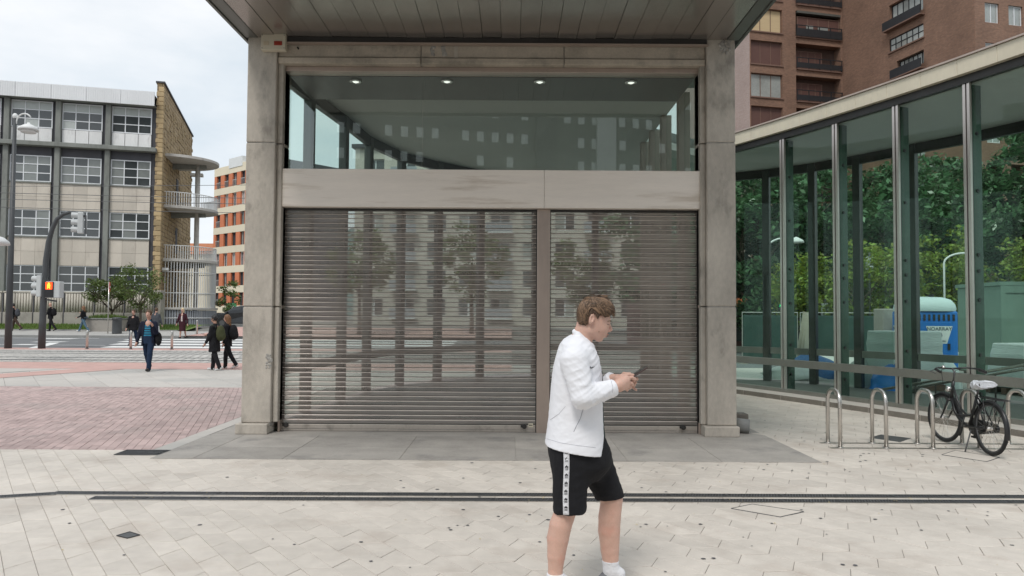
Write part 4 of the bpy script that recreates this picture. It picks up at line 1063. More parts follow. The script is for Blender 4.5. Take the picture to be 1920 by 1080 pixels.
for h in hb:
    window(RB, h[0], h[1], h[2], h[3], .3 if h[4] else .08, 6, 1 if h[4] else 2, M['balcblack'], lambda i, j: M['schpale'] if j or random.random() < .6 else M['wblind'], .08, xf=XBm)
    if h[4]:
        b = MB(); b.box(h[0] - .25, h[1] + .2, -.5, -.44, h[2] - .4, h[2] + .3); o = b.build('balcony_rail', M['balcblack'], RB); o.matrix_local = XBm
        b = MB(); b.box(h[0] - .25, h[1] + .2, -.5, .4, h[2] - .5, h[2] - .4); o = b.build('balcony_slab', M['sillbrown'], RB); o.matrix_local = XBm
    else:
        b = MB(); b.box(h[0] - .1, h[1] + .1, -.12, .06, h[2] - .12, h[2] - .002); o = b.build('sill', M['sillbrown'], RB); o.matrix_local = XBm
hc = []
for z in RFZ:
    for x in (.9, 3.0, 6, 9): hc.append((x, x + 1.25, z - .9, z + .55))
face('wall', 14, hc, XC)
for h in hc:
    if 12 < h[2] < 36: window(RB, *h, .12, 2, 1, M['winframe'], lambda i, j: M['wblind'], .07, xf=XC)
M['skylitbrick'] = brickmat('skylit_brick', (.40, .27, .23), (.48, .34, .30), (.38, .32, .29), .26, .085, .02, var=.2, bump=.2)  # same tower's brick, painted paler where bright sky lights the side wall
b = MB(); wall_holes(b, 0, 14, 0, HT, [], 0, .1); o = b.build('side_wall', M['skylitbrick'], RB); o.matrix_local = XD
b = MB(); b.box(.0, 9.4, .5, 14, HT - .3, HT); b.build('roof', M['trim'], RB)
o = MB(); o.box(9.38, 9.2, -5.6, -.2, 20.3, 21.2); o.build('link_band', M['balcblack'], RB)

# ------------------------------------------------------------------ trees
def limb(b, p, d, L, r, depth, tips, up=.25, spread=.6):
    pts = [p]; q = p.copy(); dd = d.copy()
    for i in range(4):
        dd = (dd + Vector((random.uniform(-.16, .16), random.uniform(-.16, .16), random.uniform(-.05, .12) * up * 4))).normalized()
        q = q + dd * L / 4; pts.append(q.copy())
    b.tube(pts, [r * (1 - .12 * i) for i in range(5)], 6 if depth > 1 else 4)
    if depth == 0: tips.append(q); return
    for k in range(3 if depth > 1 else 3):
        a = random.uniform(0, 6.28); s = spread * random.uniform(.6, 1.2)
        nd = (dd + Vector((math.cos(a) * s, math.sin(a) * s, random.uniform(-.1, .3)))).normalized()
        limb(b, pts[random.choice((2, 3, 4))], nd, L * random.uniform(.6, .8), r * .55, depth - 1, tips, up, spread)
    tips.append(q)
def leaf_arr(cents, n, rad, size, flat=.6):
    c = np.array([tuple(v) for v in cents]); idx = np.random.randint(0, len(c), n)
    off = np.random.normal(0, 1, (n, 3)); off /= np.linalg.norm(off, axis=1)[:, None]; off *= (np.random.rand(n, 1) ** .45) * rad; off[:, 2] *= .7
    pos = c[idx] + off
    a = np.random.normal(0, 1, (n, 3)); a[:, 2] *= flat; a /= np.linalg.norm(a, axis=1)[:, None]
    bb = np.cross(a, np.random.normal(0, 1, (n, 3)) * [.6, .6, 1]); bb /= np.linalg.norm(bb, axis=1)[:, None] + 1e-6
    s = size * np.random.uniform(.6, 1.3, (n, 1))
    dn = np.array([0, 0, -.25])
    v = np.stack([pos - a * s, pos + bb * s * .5, pos + a * s + dn * s, pos - bb * s * .5], 1).reshape(-1, 3)
    return v
def leafobj(name, v, m, parent):
    n = len(v) // 4; me = bpy.data.meshes.new(name); me.vertices.add(len(v)); me.vertices.foreach_set('co', v.astype(np.float32).ravel())
    me.loops.add(4 * n); me.loops.foreach_set('vertex_index', np.arange(4 * n, dtype=np.int32)); me.polygons.add(n); me.polygons.foreach_set('loop_start', np.arange(0, 4 * n, 4, dtype=np.int32))
    try: me.polygons.foreach_set('loop_total', np.full(n, 4, dtype=np.int32))
    except Exception: pass
    me.materials.append(m); me.update(calc_edges=True); me.validate(); o = obj(name, me, parent); o['kind'] = 'stuff'; return o
M['bark'] = mat('bark', (.10, .08, .06), .95, var=.25, scale=4, bump=.5, bscale=30)
def tree(loc, h, rx, ry, rz_, base, n, size, lm, label, clump=.8, nc=90, bare=0, group=None, tr=.16):
    t = thing('tree', loc, label, 'tree', group=group); tr_b = MB(); tips = []
    tr_b.tube([(0, 0, 0), (.03, 0, base * .5), (0, .03, base), (0, 0, base + rz_ * .5)], [tr * 1.2, tr, tr * .85, tr * .5], 9)
    for k in range(6):
        a = k * 1.05 + random.uniform(-.3, .3); z = base + random.uniform(-.05, .4) * rz_
        limb(tr_b, Vector((0, 0, z)), Vector((math.cos(a) * .8, math.sin(a) * .8, .7)).normalized(), max(rx, ry) * .62, tr * .45, 2 if rx > 1.2 else 1, tips)
    tr_b.build('trunk', M['bark'], t, True)
    if n:
        cs = []
        zc = h - rz_
        while len(cs) < nc:
            v = Vector((random.uniform(-1, 1), random.uniform(-1, 1), random.uniform(-1, 1)))
            if not .35 < v.length < 1: continue
            wob = 1 + .16 * math.sin(4 * math.atan2(v.y, v.x) + loc[0]) + .12 * math.sin(5 * v.z + loc[0] * 2)
            cs.append(Vector((v.x * rx * wob, v.y * ry * wob, zc + v.z * rz_)))
        leafobj('crown', leaf_arr(cs, n, clump, size), lm, t)
    return t
M['leafdark'] = leafmat('dark_leaf', (.115, .205, .10), .6, .28)
M['leafmid'] = leafmat('mid_leaf', (.12, .165, .045), .4, .4)
M['leaflight'] = leafmat('young_leaf', (.25, .31, .055), .38, .42)
dk = [(12.2, 38, 10.2, 3.6), (15.8, 40, 10.8, 3.9), (19.2, 37, 9.6, 3.5), (23.0, 39, 10.4, 3.9), (26.6, 36, 11.6, 4.0), (9.2, 41, 9.5, 3.6), (31, 39, 11.2, 4.2)]
dl = ['dense dark green tree second along from the pavilion', 'tall dark green tree behind the green traffic signal', 'dark green tree behind the portable toilet', 'dark green tree behind the young yellow green trees', 'largest dark green tree, behind the green site cabin', 'dark green tree nearest to the pavilion corner', 'dark green tree at the end of the row beyond the site cabin']
for (x, y, h, r), lb in zip(dk, dl): tree((x, y, gz(x, y)), h, r, r, h * .43, h * .22, 15000, .17, M['leafdark'], lb, .75, 150, group='dark trees behind the glass hall', tr=.26)
lt = [(15.3, 31, 5.0, 1.7, 'young yellow green tree growing behind the leaning boards'), (18.2, 31.5, 5.6, 1.9, 'young yellow green tree growing just behind the portable toilet'), (21.6, 30, 5.2, 1.8, 'young yellow green tree growing beside the man in white'), (12.6, 32, 4.6, 1.5, 'young yellow green tree growing near the green signal'), (24.2, 31, 5.4, 1.8, 'young yellow green tree growing behind the site cabin')]
for x, y, h, r, lb in lt: tree((x, y, gz(x, y)), h, r, r, h * .36, h * .2, 3800, .11, M['leaflight'], lb, .5, 60, group='young trees behind the glass hall', tr=.09)
for x, y, lb in ((14.0, 30, 'bare branched thin tree behind the second glass bay'), (19.9, 29.6, 'bare branched thin tree beside the young yellow green ones')):
    t = tree((x, y, gz(x, y)), 5.2, 1.5, 1.5, 2.2, 1.6, 500, .06, M['leafmid'], lb, .4, 40, group='bare trees behind the glass hall', tr=.07)
p = PY(205, 625, 47.6); tree((p.x, 47.8, .55), 3.4, 1.5, 1.1, .85, .9, 2800, .09, M['leafmid'], 'wide dark shrubby tree over the planter by the ribbed fence', .42, 60, tr=.09)
p = PY(262, 625, 46.8); tree((p.x, 46.8, .4), 4.4, 1.4, 1.2, 1.5, 1.2, 2200, .085, M['leafmid'], 'thin leaning street tree with sparse leaves before the stone end wall', .42, 55, tr=.08)
p = PY(427, 620, 60); tree((p.x, 60, .5), 3.9, 1.0, 1.0, 1.5, .9, 900, .11, M['leafmid'], 'young street tree in front of the green shop front', .35, 24, tr=.05)

# ------------------------------------------------------------------ street things behind the glass
M['toilet'] = mat('toilet_blue', (.02, .19, .62), .45, var=.08, scale=1)
M['toiletroof'] = mat('toilet_roof', (.62, .74, .76), .4, var=.06)
M['labelwhite'] = mat('label_white', (.78, .80, .80), .5, var=.03)
tc = PY(1733, 640, 18.6)
tl = thing('portable_toilet', (tc.x, tc.y, 0), 'bright blue portable toilet with a pale rounded roof', 'portable toilet', RAD(-8))
b = MB(); b.box(-.56, .56, -.56, .56, .12, 1.78); b.build('cabin', M['toilet'], tl, bev=.04)
b = MB(); b.box(-.6, .6, -.6, .6, 0, .12); b.build('base', M['darkmetal'], tl)
b = MB(); r = .6
prof = [(1.0, 1.78), (1.02, 1.84), (.98, 1.95), (.85, 2.06), (.6, 2.12), (.2, 2.14)]
vs = []
def sq(k, z, n=20): return [(k * .6 * math.copysign(abs(math.cos(6.283 * i / n + .157)) ** .45, math.cos(6.283 * i / n + .157)), k * .6 * math.copysign(abs(math.sin(6.283 * i / n + .157)) ** .45, math.sin(6.283 * i / n + .157)), z) for i in range(n)]
for k, z in prof: vs += sq(k, z)
b.add(vs, [(i * 20 + k, i * 20 + (k + 1) % 20, (i + 1) * 20 + (k + 1) % 20, (i + 1) * 20 + k) for i in range(5) for k in range(20)] + [tuple(range(100, 120))]); b.build('roof', M['toiletroof'], tl, True)
b = MB(); b.tube([(.1, -.2, 2.0), (.1, -.2, 2.2)], .06, 10); b.build('vent_pipe', M['black'], tl)
for k in range(9):
    b = MB(); x = -.45 + k * .11; b.box(x, x + .05, -.575, -.561, 1.55, 1.7); b.build('vent_slot', M['darkmetal'], tl)
b = MB(); b.box(-.38, .4, -.58, -.561, .2, 1.52); b.build('door', M['toilet'], tl, bev=.01)
b = MB(); b.box(.3, .36, -.6, -.581, .85, 1.0); b.build('door_handle', M['darkmetal'], tl)
b = MB(); b.box(-.575, -.561, -.42, .42, .2, 1.7); b.build('side_panel', M['toilet'], tl, bev=.01)
def txt(s, size, loc, rot, m, parent, name='lettering', ext=.002, align='CENTER'):
    c = bpy.data.curves.new(name, 'FONT'); c.body = s; c.size = size; c.extrude = ext; c.align_x = align; c.align_y = 'CENTER'
    tmp = bpy.data.objects.new('tmp', c); COL.objects.link(tmp); dg = bpy.context.evaluated_depsgraph_get(); me = bpy.data.meshes.new_from_object(tmp.evaluated_get(dg))
    bpy.data.objects.remove(tmp); me.materials.clear(); me.materials.append(m); o = obj(name, me, parent, loc); o.rotation_euler = rot; return o
for (q, rot) in (((.12, -.583), 0), ((-.578, .12), -90)):
    o = MB(); zc = 1.22
    o.add([(-.30, 0, .20), (-.17, 0, -.22), (.17, 0, -.22), (.30, 0, .20), (-.30, .004, .20), (-.17, .004, -.22), (.17, .004, -.22), (.30, .004, .20)], [(0, 1, 2, 3), (7, 6, 5, 4), (0, 4, 5, 1), (1, 5, 6, 2), (2, 6, 7, 3), (3, 7, 4, 0)])
    lb = o.build('label_plate', M['labelwhite'], tl, loc=(q[0], q[1] - (.004 if rot == 0 else 0), zc), rz=RAD(rot))
    M.setdefault('ink', mat('label_ink', (.03, .06, .10), .5))
    txt('NOARRAY', .12, (0, -.004, .13), (RAD(90), 0, 0), M['ink'], lb)
    txt('902 177 001', .062, (0, -.004, -.165), (RAD(90), 0, 0), M['ink'], lb)
    b = MB(); b.tube([(.06 * math.cos(a) , -.004, .06 * math.sin(a) - .01) for a in np.linspace(.6, 5.2, 12)], .009, 5); b.tube([(.03, -.004, -.1), (.06, -.004, -.02), (.02, -.004, .03)], .008, 5); b.build('emblem', M['ink'], lb)
M['wrap'] = mat('stretch_wrap', (.80, .86, .85), .25, var=.1, scale=2.2, bump=.6, bscale=7, stretch=(1, 1, 5), aniso=True)
def wrapped(name, loc, rz, w, d, h, label, taper=.08):
    t = thing(name, loc, label, 'wrapped pallet', rz, 'plastic wrapped pallets beyond the hall')
    b = MB(); nlev = 9; vs = []
    for k in range(nlev):
        f = k / (nlev - 1); sc = 1 - taper * f + .012 * math.sin(k * 2.3)
        vs += [(sx * w / 2 * sc, sy * d / 2 * sc, .14 + (h - .14) * f) for sx, sy in ((-1, -1), (1, -1), (1, 1), (-1, 1))]
    b.add(vs, [(4 * k + i, 4 * k + (i + 1) % 4, 4 * k + 4 + (i + 1) % 4, 4 * k + 4 + i) for k in range(nlev - 1) for i in range(4)] + [(32, 33, 34, 35), (3, 2, 1, 0)]); b.build('wrapped_load', M['wrap'], t, bev=.03)
    b = MB()
    for y in (-d * .42, 0, d * .42): b.box(-w / 2, w / 2, y - .06, y + .06, 0, .13)
    b.build('pallet', M['sillbrown'], t); return t
p = PY(1695, 660, 17.0); wrapped('wrapped_pallet', (p.x, 17.0, 0), RAD(12), 1.35, .95, 1.32, 'pale plastic wrapped pallet load standing against the blue toilet')
p = PY(1925, 660, 16.2); wrapped('wrapped_pallet', (p.x, 16.2, 0), RAD(15), 1.3, .95, 1.08, 'pale plastic wrapped pallet load in front of the green site cabin', .2)
p = PY(1680, 600, 19.6); b = MB(); b.box(-.28, .28, -.25, .25, 0, 1.85); tag(b.build('stone_pier', M['fencebase'], loc=(p.x - .1, 19.8, 0), bev=.03), 'pale stone pier just behind the blue toilet', 'pier')
M['cabin'] = mat('site_cabin_green', (.16, .24, .20), .55, var=.08)
p = PY(1877, 640, 20.0)
cb = thing('site_cabin', (p.x, 20.0, 0), 'plain grey green steel site cabin beyond the hall', 'cabin', RAD(-4))
b = MB(); b.box(0, 3.4, 0, 2.2, .1, 2.5); b.build('box', M['cabin'], cb, bev=.03)
b = MB(); b.box(-.04, 3.44, -.04, 2.24, 2.5, 2.6); b.build('roof', M['cabin'], cb); b = MB(); b.box(0, .12, -.035, -.001, .1, 2.499); b.build('corner_post', M['cabin'], cb)
b = MB(); b.box(.12, 3.4, -.03, -.001, 2.3, 2.499); b.build('top_rail', M['cabin'], cb); b = MB(); b.box(.05, .3, .2, 2, 0, .1); b.build('skid', M['darkmetal'], cb)
M['netting'] = mat('green_netting', (.035, .075, .065), .8, var=.2, scale=2)
for k in range(7):
    x = 8.3 + k * 2.05
    fp = thing('site_fence', (x, 27 - .12 * k, gz(x, 27)), 'mesh site fence panel with dark green netting, across the street', 'fence', RAD(-3), 'site fence panels')
    b = MB(); b.box(.05, 1.95, -.01, .01, .15, 1.75); b.build('netting', M['netting'], fp)
    b = MB(); b.tube([(.02, 0, .1), (.02, 0, 1.85), (1.98, 0, 1.85), (1.98, 0, .1)], .022, 6); b.build('frame', M['steel'], fp)
    b = MB(); b.box(-.1, .15, -.25, .25, 0, .12); b.build('foot', M['fencebase'], fp)
b = MB(); b.box(0, 9, -.15, .15, 0, .55); tag(b.build('road_barrier', M['white'], loc=(9.4, 24.2, gz(9, 24)), rz=RAD(-3), bev=.04), 'long low white concrete barrier along the street', 'barrier')
M['board'] = mat('pale_board', (.50, .45, .36), .7, var=.15)
bd = thing('leaning_boards', (PY(1512, 640, 20.5).x, 20.5, 0), 'stack of pale boards leaning upright beyond the hall', 'boards')
for k in range(3):
    b = MB(); b.bar((-.25 + .06 * k, -.1 * k, 0), (.12 + .05 * k, .25, 1.75 - .1 * k), .22, .03, (0, 1, 0)); b.build('board', M['board'], bd)
M['tarp'] = mat('blue_tarp', (.05, .16, .38), .5, var=.25, scale=3, bump=.6, bscale=8)
M['bag'] = mat('white_bag', (.62, .62, .60), .6, var=.15, scale=4, bump=.6, bscale=9)
def heap(name, loc, r, h, m, label, cat, seed):
    rnd = random.Random(seed); b = MB(); n = 16; lev = 6; vs = []
    for k in range(lev):
        f = k / (lev - 1); rr = math.cos(f * 1.45) ** .7
        for i in range(n): a = 6.283 * i / n; q = rr * rnd.uniform(.82, 1.1); vs.append((r[0] * q * math.cos(a), r[1] * q * math.sin(a), h * f * rnd.uniform(.9, 1.05)))
    b.add(vs, [(i * n + k, i * n + (k + 1) % n, (i + 1) * n + (k + 1) % n, (i + 1) * n + k) for i in range(lev - 1) for k in range(n)] + [tuple(range((lev - 1) * n, lev * n))])
    return tag(b.build(name, m, loc=loc, smooth=True), label, cat)
p = PY(1525, 670, 19.8); heap('tarpaulin', (p.x, 20.0, 0), (1.1, .6), .6, M['tarp'], 'crumpled light blue tarpaulin heap at the foot of the boards', 'tarpaulin', 1)
p = PY(1655, 672, 17.6); heap('rubble_bag', (p.x - .55, 17.4, 0), (.5, .4), .75, M['bag'], 'white rubble bag bulging beside the wrapped pallet', 'bag', 2)
p = PY(1668, 690, 16.9); heap('rubble_bag', (p.x - .1, 16.5, 0), (.55, .4), .62, M['toilet'], 'dark blue sack in front of the wrapped pallet', 'bag', 3)
p = PY(1765, 668, 17.4); heap('rubble_bag', (p.x, 17.3, 0), (.4, .35), .72, M['wrap'], 'clear plastic heap against the blue toilet corner', 'bag', 4)
p = PY(1500, 690, 19); heap('rubble_bag', (p.x, 19.6, 0), (.9, .4), .35, M['bag'], 'flat white sack lying before the blue tarpaulin', 'bag', 5)
M['greenlit'] = emit('green_signal', (.0, .8, .25), 1.6)
for (px, py, D, nm, lit) in ((1543, 581, 31, 'grey traffic signal seen from the side across the street', None), (1462, 577, 31, 'traffic signal with a lit green figure across the street', M['greenlit']), (1627, 494, 30, 'high grey traffic signal on a mast behind the hall', None)):
    p = PY(px, py, D); g = gz(p.x, D)
    t = thing('traffic_signal', (p.x, D, g), nm, 'traffic light')
    b = MB(); b.tube([(.12, .1, 0), (.12, .1, p.z - g + .45)], .05, 8); b.build('post', M['pole'], t, True)
    signal(t, (0, 0, p.z - g), RAD(85 if lit is None else 0), M['sigwhite'] if lit is None else M['black'], lit, .55 if lit is None else .5, 3 if lit is None else 2)
for (px, py, D, lab) in ((1470, 452, 29, 'street lamp with white arched arm behind the first glass bay'), (1800, 482, 27, 'street lamp with white arched arm behind the portable toilet')):
    p = PY(px - 30, py + 12, D); g = gz(p.x, D); t = thing('street_lamp', (p.x, D, g), lab, 'street lamp')
    h = p.z - g; b = MB(); b.tube([(0, 0, 0), (0, 0, h)] + [(.75 - .75 * math.cos(a), 0, h + .38 * math.sin(a)) for a in np.linspace(.3, 2.0, 8)], .035, 8); b.build('arm', M['white'], t, True)
    b = MB(); b.lathe([(.3, -.1), (.27, 0), (.1, .1), (.03, .14)], 14, (1.1, 0, h + .28)); b.build('lantern', M['white'], t, True)
# row of low shops under the trees
M['shop'] = mat('maroon_shop', (.10, .035, .035), .6, var=.3, scale=.4)
M['awn'] = mat('orange_awning', (.40, .10, .03), .7, var=.2)
sr = thing('shop_row', (8, 47, -.3), 'low row of dark maroon shops under the trees', 'building')
b = MB(); b.box(0, 34, 0, 5, 0, 4.2); b.build('wall', M['shop'], sr)
for k in range(8):
    b = MB(); b.box(.6 + k * 4.2, 3.9 + k * 4.2, -.05, .0 - .002, .4, 2.7); b.build('shop_window', M['wglass'], sr)
    b = MB(); b.hexa([(.4 + k * 4.2, -1.0, 2.5), (4 + k * 4.2, -1.0, 2.5), (4 + k * 4.2, -.06, 3.0), (.4 + k * 4.2, -.06, 3.0), (.4 + k * 4.2, -1.0, 2.56), (4 + k * 4.2, -1.0, 2.56), (4 + k * 4.2, -.06, 3.06), (.4 + k * 4.2, -.06, 3.06)]); b.build('awning', M['awn'] if k % 2 else M['shop'], sr)

# ------------------------------------------------------------------ office slab behind the viewer (it shows in the glass)
M['slabgrey'] = mat('office_grey', (.13, .135, .13), .7, var=.08, scale=.3)
M['winpale'] = mat('office_window', (.82, .85, .83), .2, var=.1)
of = thing('office_tower', (20, -78, 0), 'long grey office tower with small pale windows, behind the viewer', 'building', RAD(180 - 14))
b = MB(); b.box(-45, 45, 0, 18, 0, 58); b.build('wall', M['slabgrey'], of)
b = MB()
for k in range(18):
    for i in range(46):
        if random.random() < .35: continue
        x = -44 + i * 1.9; z = 2 + k * 3.05; b.box(x, x + .85, -.05, .02, z, z + 1.25)
o = b.build('windows', M['winpale'], of); o['kind'] = 'stuff'
for (x, w, m) in ((14.9, 2.8, M['greydark']), (6.9, 2.6, M['white'])):
    b = MB(); b.box(x, x + w, -.6, -.06, 0, 58.5); b.build('stair_strip', m, of)

# ------------------------------------------------------------------ pale apartment block and street trees behind the pavilion
M['palewall'] = mat('pale_block_wall', (.58, .54, .48), .8, var=.1, scale=.4, stain=(.38, .35, .31), sscale=.5, sthr=.56)
ab = thing('pale_apartment_block', (-17, 80, .3), 'long pale apartment block with balconies seen through the pavilion glass', 'building', RAD(-6))
hs = []; FL = 3.0
for k in range(6):
    for i in range(11): hs.append((1.2 + i * 3.4, 3.2 + i * 3.4, 1.2 + k * FL, 3.0 + k * FL))
b = MB(); wall_holes(b, 0, 38.5, 0, 19.2, hs, 0, .35); b.build('wall', M['palewall'], ab)
b = MB(); b.quad((38.5, 0, 0), (38.5, 12, 0), (38.5, 12, 19.2), (38.5, 0, 19.2)); b.quad((0, 12, 0), (0, 0, 0), (0, 0, 19.2), (0, 12, 19.2)); b.build('end_wall', M['stonepanel'], ab)
b = MB(); b.box(-.3, 38.8, -.4, 12, 19.2, 19.6); b.build('roof', M['greydark'], ab)
for n_, h in enumerate(hs):
    b = MB(); b.box(h[0], h[1], .28, .34, h[2], h[3]); w_ = b.build('window', M['winframe'], ab)
    for q in (0, 1):
        b = MB(); xa = lerp(h[0], h[1], q * .5) + .06; b.box(xa, xa + (h[1] - h[0]) / 2 - .12, .26, .279, h[2] + .08, h[3] - .08); b.build('pane', M['wblind'] if random.random() < .4 else M['schglass'], w_)
    if (n_ % 11) % 3 == 1:
        b = MB(); b.box(h[0] - .4, h[1] + .4, -1.1, -.002, h[2] - .35, h[2] - .2); b.build('balcony_slab', M['white'], ab)
        b = MB(); b.box(h[0] - .4, h[1] + .4, -1.1, -1.04, h[2] - .2, h[2] + .75); b.build('balcony_front', M['hoard'], ab)
for x, y, h, r, lb in ((-9, 44, 6.5, 2.0, 'street tree behind the pavilion, beside the pale apartment block'), (-2.5, 46, 7.0, 2.2, 'street tree behind the pavilion, between its shutters and the pale block'), (4.5, 45, 6.6, 2.1, 'street tree behind the narrow shutter of the pavilion')):
    tree((x, y, gz(x, y)), h, r, r, h * .34, h * .3, 3500, .13, M['leafmid'], lb, .5, 60, group='street trees behind the pavilion', tr=.12)

# ================================================================== bicycle hoops
hx = [G(px, 829).x for px in (1547, 1628, 1710, 1791, 1875)]
HY0, HY1 = 9.66, 9.30
def hoop_pts():
    r = .15; h = .70; w = (HY0 - HY1) / 2
    pts = [(0, -w, 0), (0, -w, h - r)]
    pts += [(0, -w + r - r * math.cos(a), h - r + r * math.sin(a)) for a in np.linspace(.2, math.pi / 2, 6)]
    pts += [(0, w - r + r * math.sin(a), h - r + r * math.cos(a)) for a in np.linspace(0, math.pi / 2 - .2, 6)]
    return pts + [(0, w, h - r), (0, w, 0)]
b = MB(); b.tube(hoop_pts(), .0245, 14); hme = b.mesh('hoop', M['steel'], True)
hl = ['steel bicycle hoop at the free end of the row', 'steel bicycle hoop second from the free end of the row', 'empty steel bicycle hoop beside the front wheel of the bicycle', 'steel bicycle hoop the black bicycle leans on', 'steel bicycle hoop behind the rear wheel of the bicycle']
for x, lb in zip(hx, hl):
    t = thing('bicycle_hoop', (x, (HY0 + HY1) / 2, .006), lb, 'bicycle hoop', group='bicycle hoops beside the glass hall')
    obj('hoop', hme, t)
    for s in (-1, 1):
        b = MB(); b.lathe([(.045, 0), (.045, .006), (.027, .012)], 14, (0, s * (HY0 - HY1) / 2, 0)); b.build('foot_ring', M['steel'], t, True)
for y, x0, x1, lb in ((HY0, hx[0] - .1, hx[-1] + .25, 'flat steel ground rail under the hoops, on the hall side'), (HY1, hx[0] - .12, hx[-1] + .6, 'flat steel ground rail under the hoops, on the open side')):
    b = MB(); b.box(x0, x1, y - .03, y + .03, -.004, .006); tag(b.build('ground_rail', M['steel']), lb, 'rail')

# ================================================================== black town bicycle
bk = thing('bicycle', (5.64, 8.84, .004), 'black town bicycle with chain case, rear rack and plastic bag over the saddle', 'bicycle', RAD(89))
bk.scale = (.94, .94, .94)
R = .335; FW = Vector((1.03, 0, R)); RW = Vector((0, 0, R))
def wheel(c, yaw, name):
    b = MB(); n = 40; rt = .021
    vs = []
    for i in range(n):
        a = 6.283185 * i / n
        for k in range(8):
            q = 6.283185 * k / 8; rr = R - rt + rt * math.cos(q); vs.append((rr * math.cos(a), rt * math.sin(q), rr * math.sin(a)))
    b.add(vs, [(i * 8 + k, i * 8 + (k + 1) % 8, ((i + 1) % n) * 8 + (k + 1) % 8, ((i + 1) % n) * 8 + k) for i in range(n) for k in range(8)])
    w = b.build(name, M['rubber'], bk, True, loc=c, rz=yaw)
    b = MB(); b.tube([((R - .047) * math.cos(6.283 * i / n), 0, (R - .047) * math.sin(6.283 * i / n)) for i in range(n)], .012, 6, True); b.build('rim', M['iron'], w, True)
    b = MB()
    for i in range(28):
        a = 6.283 * i / 28; s = 1 if i % 2 else -1; a2 = a + (.5 if (i // 2) % 2 else -.5)
        b.tube([(.02 * math.cos(a2), s * .03, .02 * math.sin(a2)), ((R - .05) * math.cos(a), 0, (R - .05) * math.sin(a))], .0016, 4)
    o = b.build('spokes', M['steel'], w); o['kind'] = 'stuff'
    b = MB(); b.tube([(0, -.05, 0), (0, .05, 0)], .026, 10); b.build('hub', M['steel'], w, True); return w
wheel(RW, 0, 'rear_wheel'); wheel(FW, RAD(8), 'front_wheel')
def fender(c, a0, a1, yaw, name, w=.03):
    b = MB(); n = 22; vs = []
    for i in range(n + 1):
        a = lerp(a0, a1, i / n); r = R + .018
        vs += [((r - .02) * math.cos(a), -w, (r - .02) * math.sin(a)), (r * math.cos(a), -w * .6, r * math.sin(a)), ((r + .006) * math.cos(a), 0, (r + .006) * math.sin(a)), (r * math.cos(a), w * .6, r * math.sin(a)), ((r - .02) * math.cos(a), w, (r - .02) * math.sin(a))]
    b.add(vs, [(i * 5 + k, i * 5 + k + 1, i * 5 + 6 + k, i * 5 + 5 + k) for i in range(n) for k in range(4)]); b.build(name, M['black'], bk, True, loc=c, rz=yaw)
fender(RW, RAD(-25 + 180 + 40), RAD(20), 0, 'rear_mudguard'); fender(FW, RAD(215), RAD(45), RAD(8), 'front_mudguard')
bb = Vector((.45, 0, .30)); ht, hb_ = Vector((.80, 0, .86)), Vector((.86, 0, .60)); stp = Vector((.27, 0, .72))
b = MB(); b.tube([bb, stp], .017, 10)
b.tube([hb_ + Vector((-.01, 0, .03)), Vector((.78, 0, .46)), Vector((.68, 0, .37)), Vector((.56, 0, .32)), bb], .02, 10)
b.tube([ht + Vector((.01, 0, -.06)), Vector((.72, 0, .62)), Vector((.62, 0, .50)), Vector((.5, 0, .44)), Vector((.385, 0, .45))], .015, 10)
b.tube([ht, hb_], .022, 10)
for s in (-1, 1):
    b.tube([bb + Vector((0, s * .03, 0)), Vector((.0, s * .06, R))], .011, 8); b.tube([stp + Vector((0, s * .015, -.03)), Vector((0, s * .06, R))], .010, 8)
b.build('frame', M['black'], bk, True)
b = MB()
for s in (-1, 1): b.tube([hb_ + Vector((0, s * .05, -.01)), Vector((.905, s * .055, .50)), Vector((.97, s * .055, .40)), FW + Vector((0, s * .055, 0))], [.014, .013, .012, .010], 8)
b.tube([hb_ + Vector((0, -.06, 0)), hb_ + Vector((0, .06, 0))], .018, 8); b.build('fork', M['black'], bk, True)
b = MB(); b.tube([ht, ht + Vector((-.03, 0, .13)), ht + Vector((.02, 0, .165))], .012, 8); b.build('stem', M['iron'], bk, True)
hp = ht + Vector((.02, 0, .165))
b = MB(); b.tube([hp + Vector(v) for v in ((-.22, -.30, -.02), (-.12, -.29, .005), (.0, -.2, .015), (.02, 0, 0), (.0, .2, .015), (-.12, .29, .005), (-.22, .30, -.02))], .012, 8); hbr = b.build('handlebar', M['black'], bk, True)
for s in (-1, 1):
    b = MB(); b.tube([hp + Vector((-.25, s * .30, -.025)), hp + Vector((-.12, s * .292, .003))], .018, 8); b.build('grip', M['rubber'], hbr, True)
    b = MB(); b.tube([hp + Vector((-.10, s * .285, -.005)), hp + Vector((-.04, s * .33, -.03)), hp + Vector((-.2, s * .335, -.05))], .006, 6); b.build('brake_lever', M['iron'], hbr, True)
b = MB(); b.lathe([(.001, .03), (.02, .026), (.028, .0)], 12, hp + Vector((0, .12, .012))); b.build('bell', M['chrome'], hbr, True)
b = MB(); b.tube([stp, Vector((.235, 0, .82))], .013, 8); b.build('seat_post', M['iron'], bk, True)
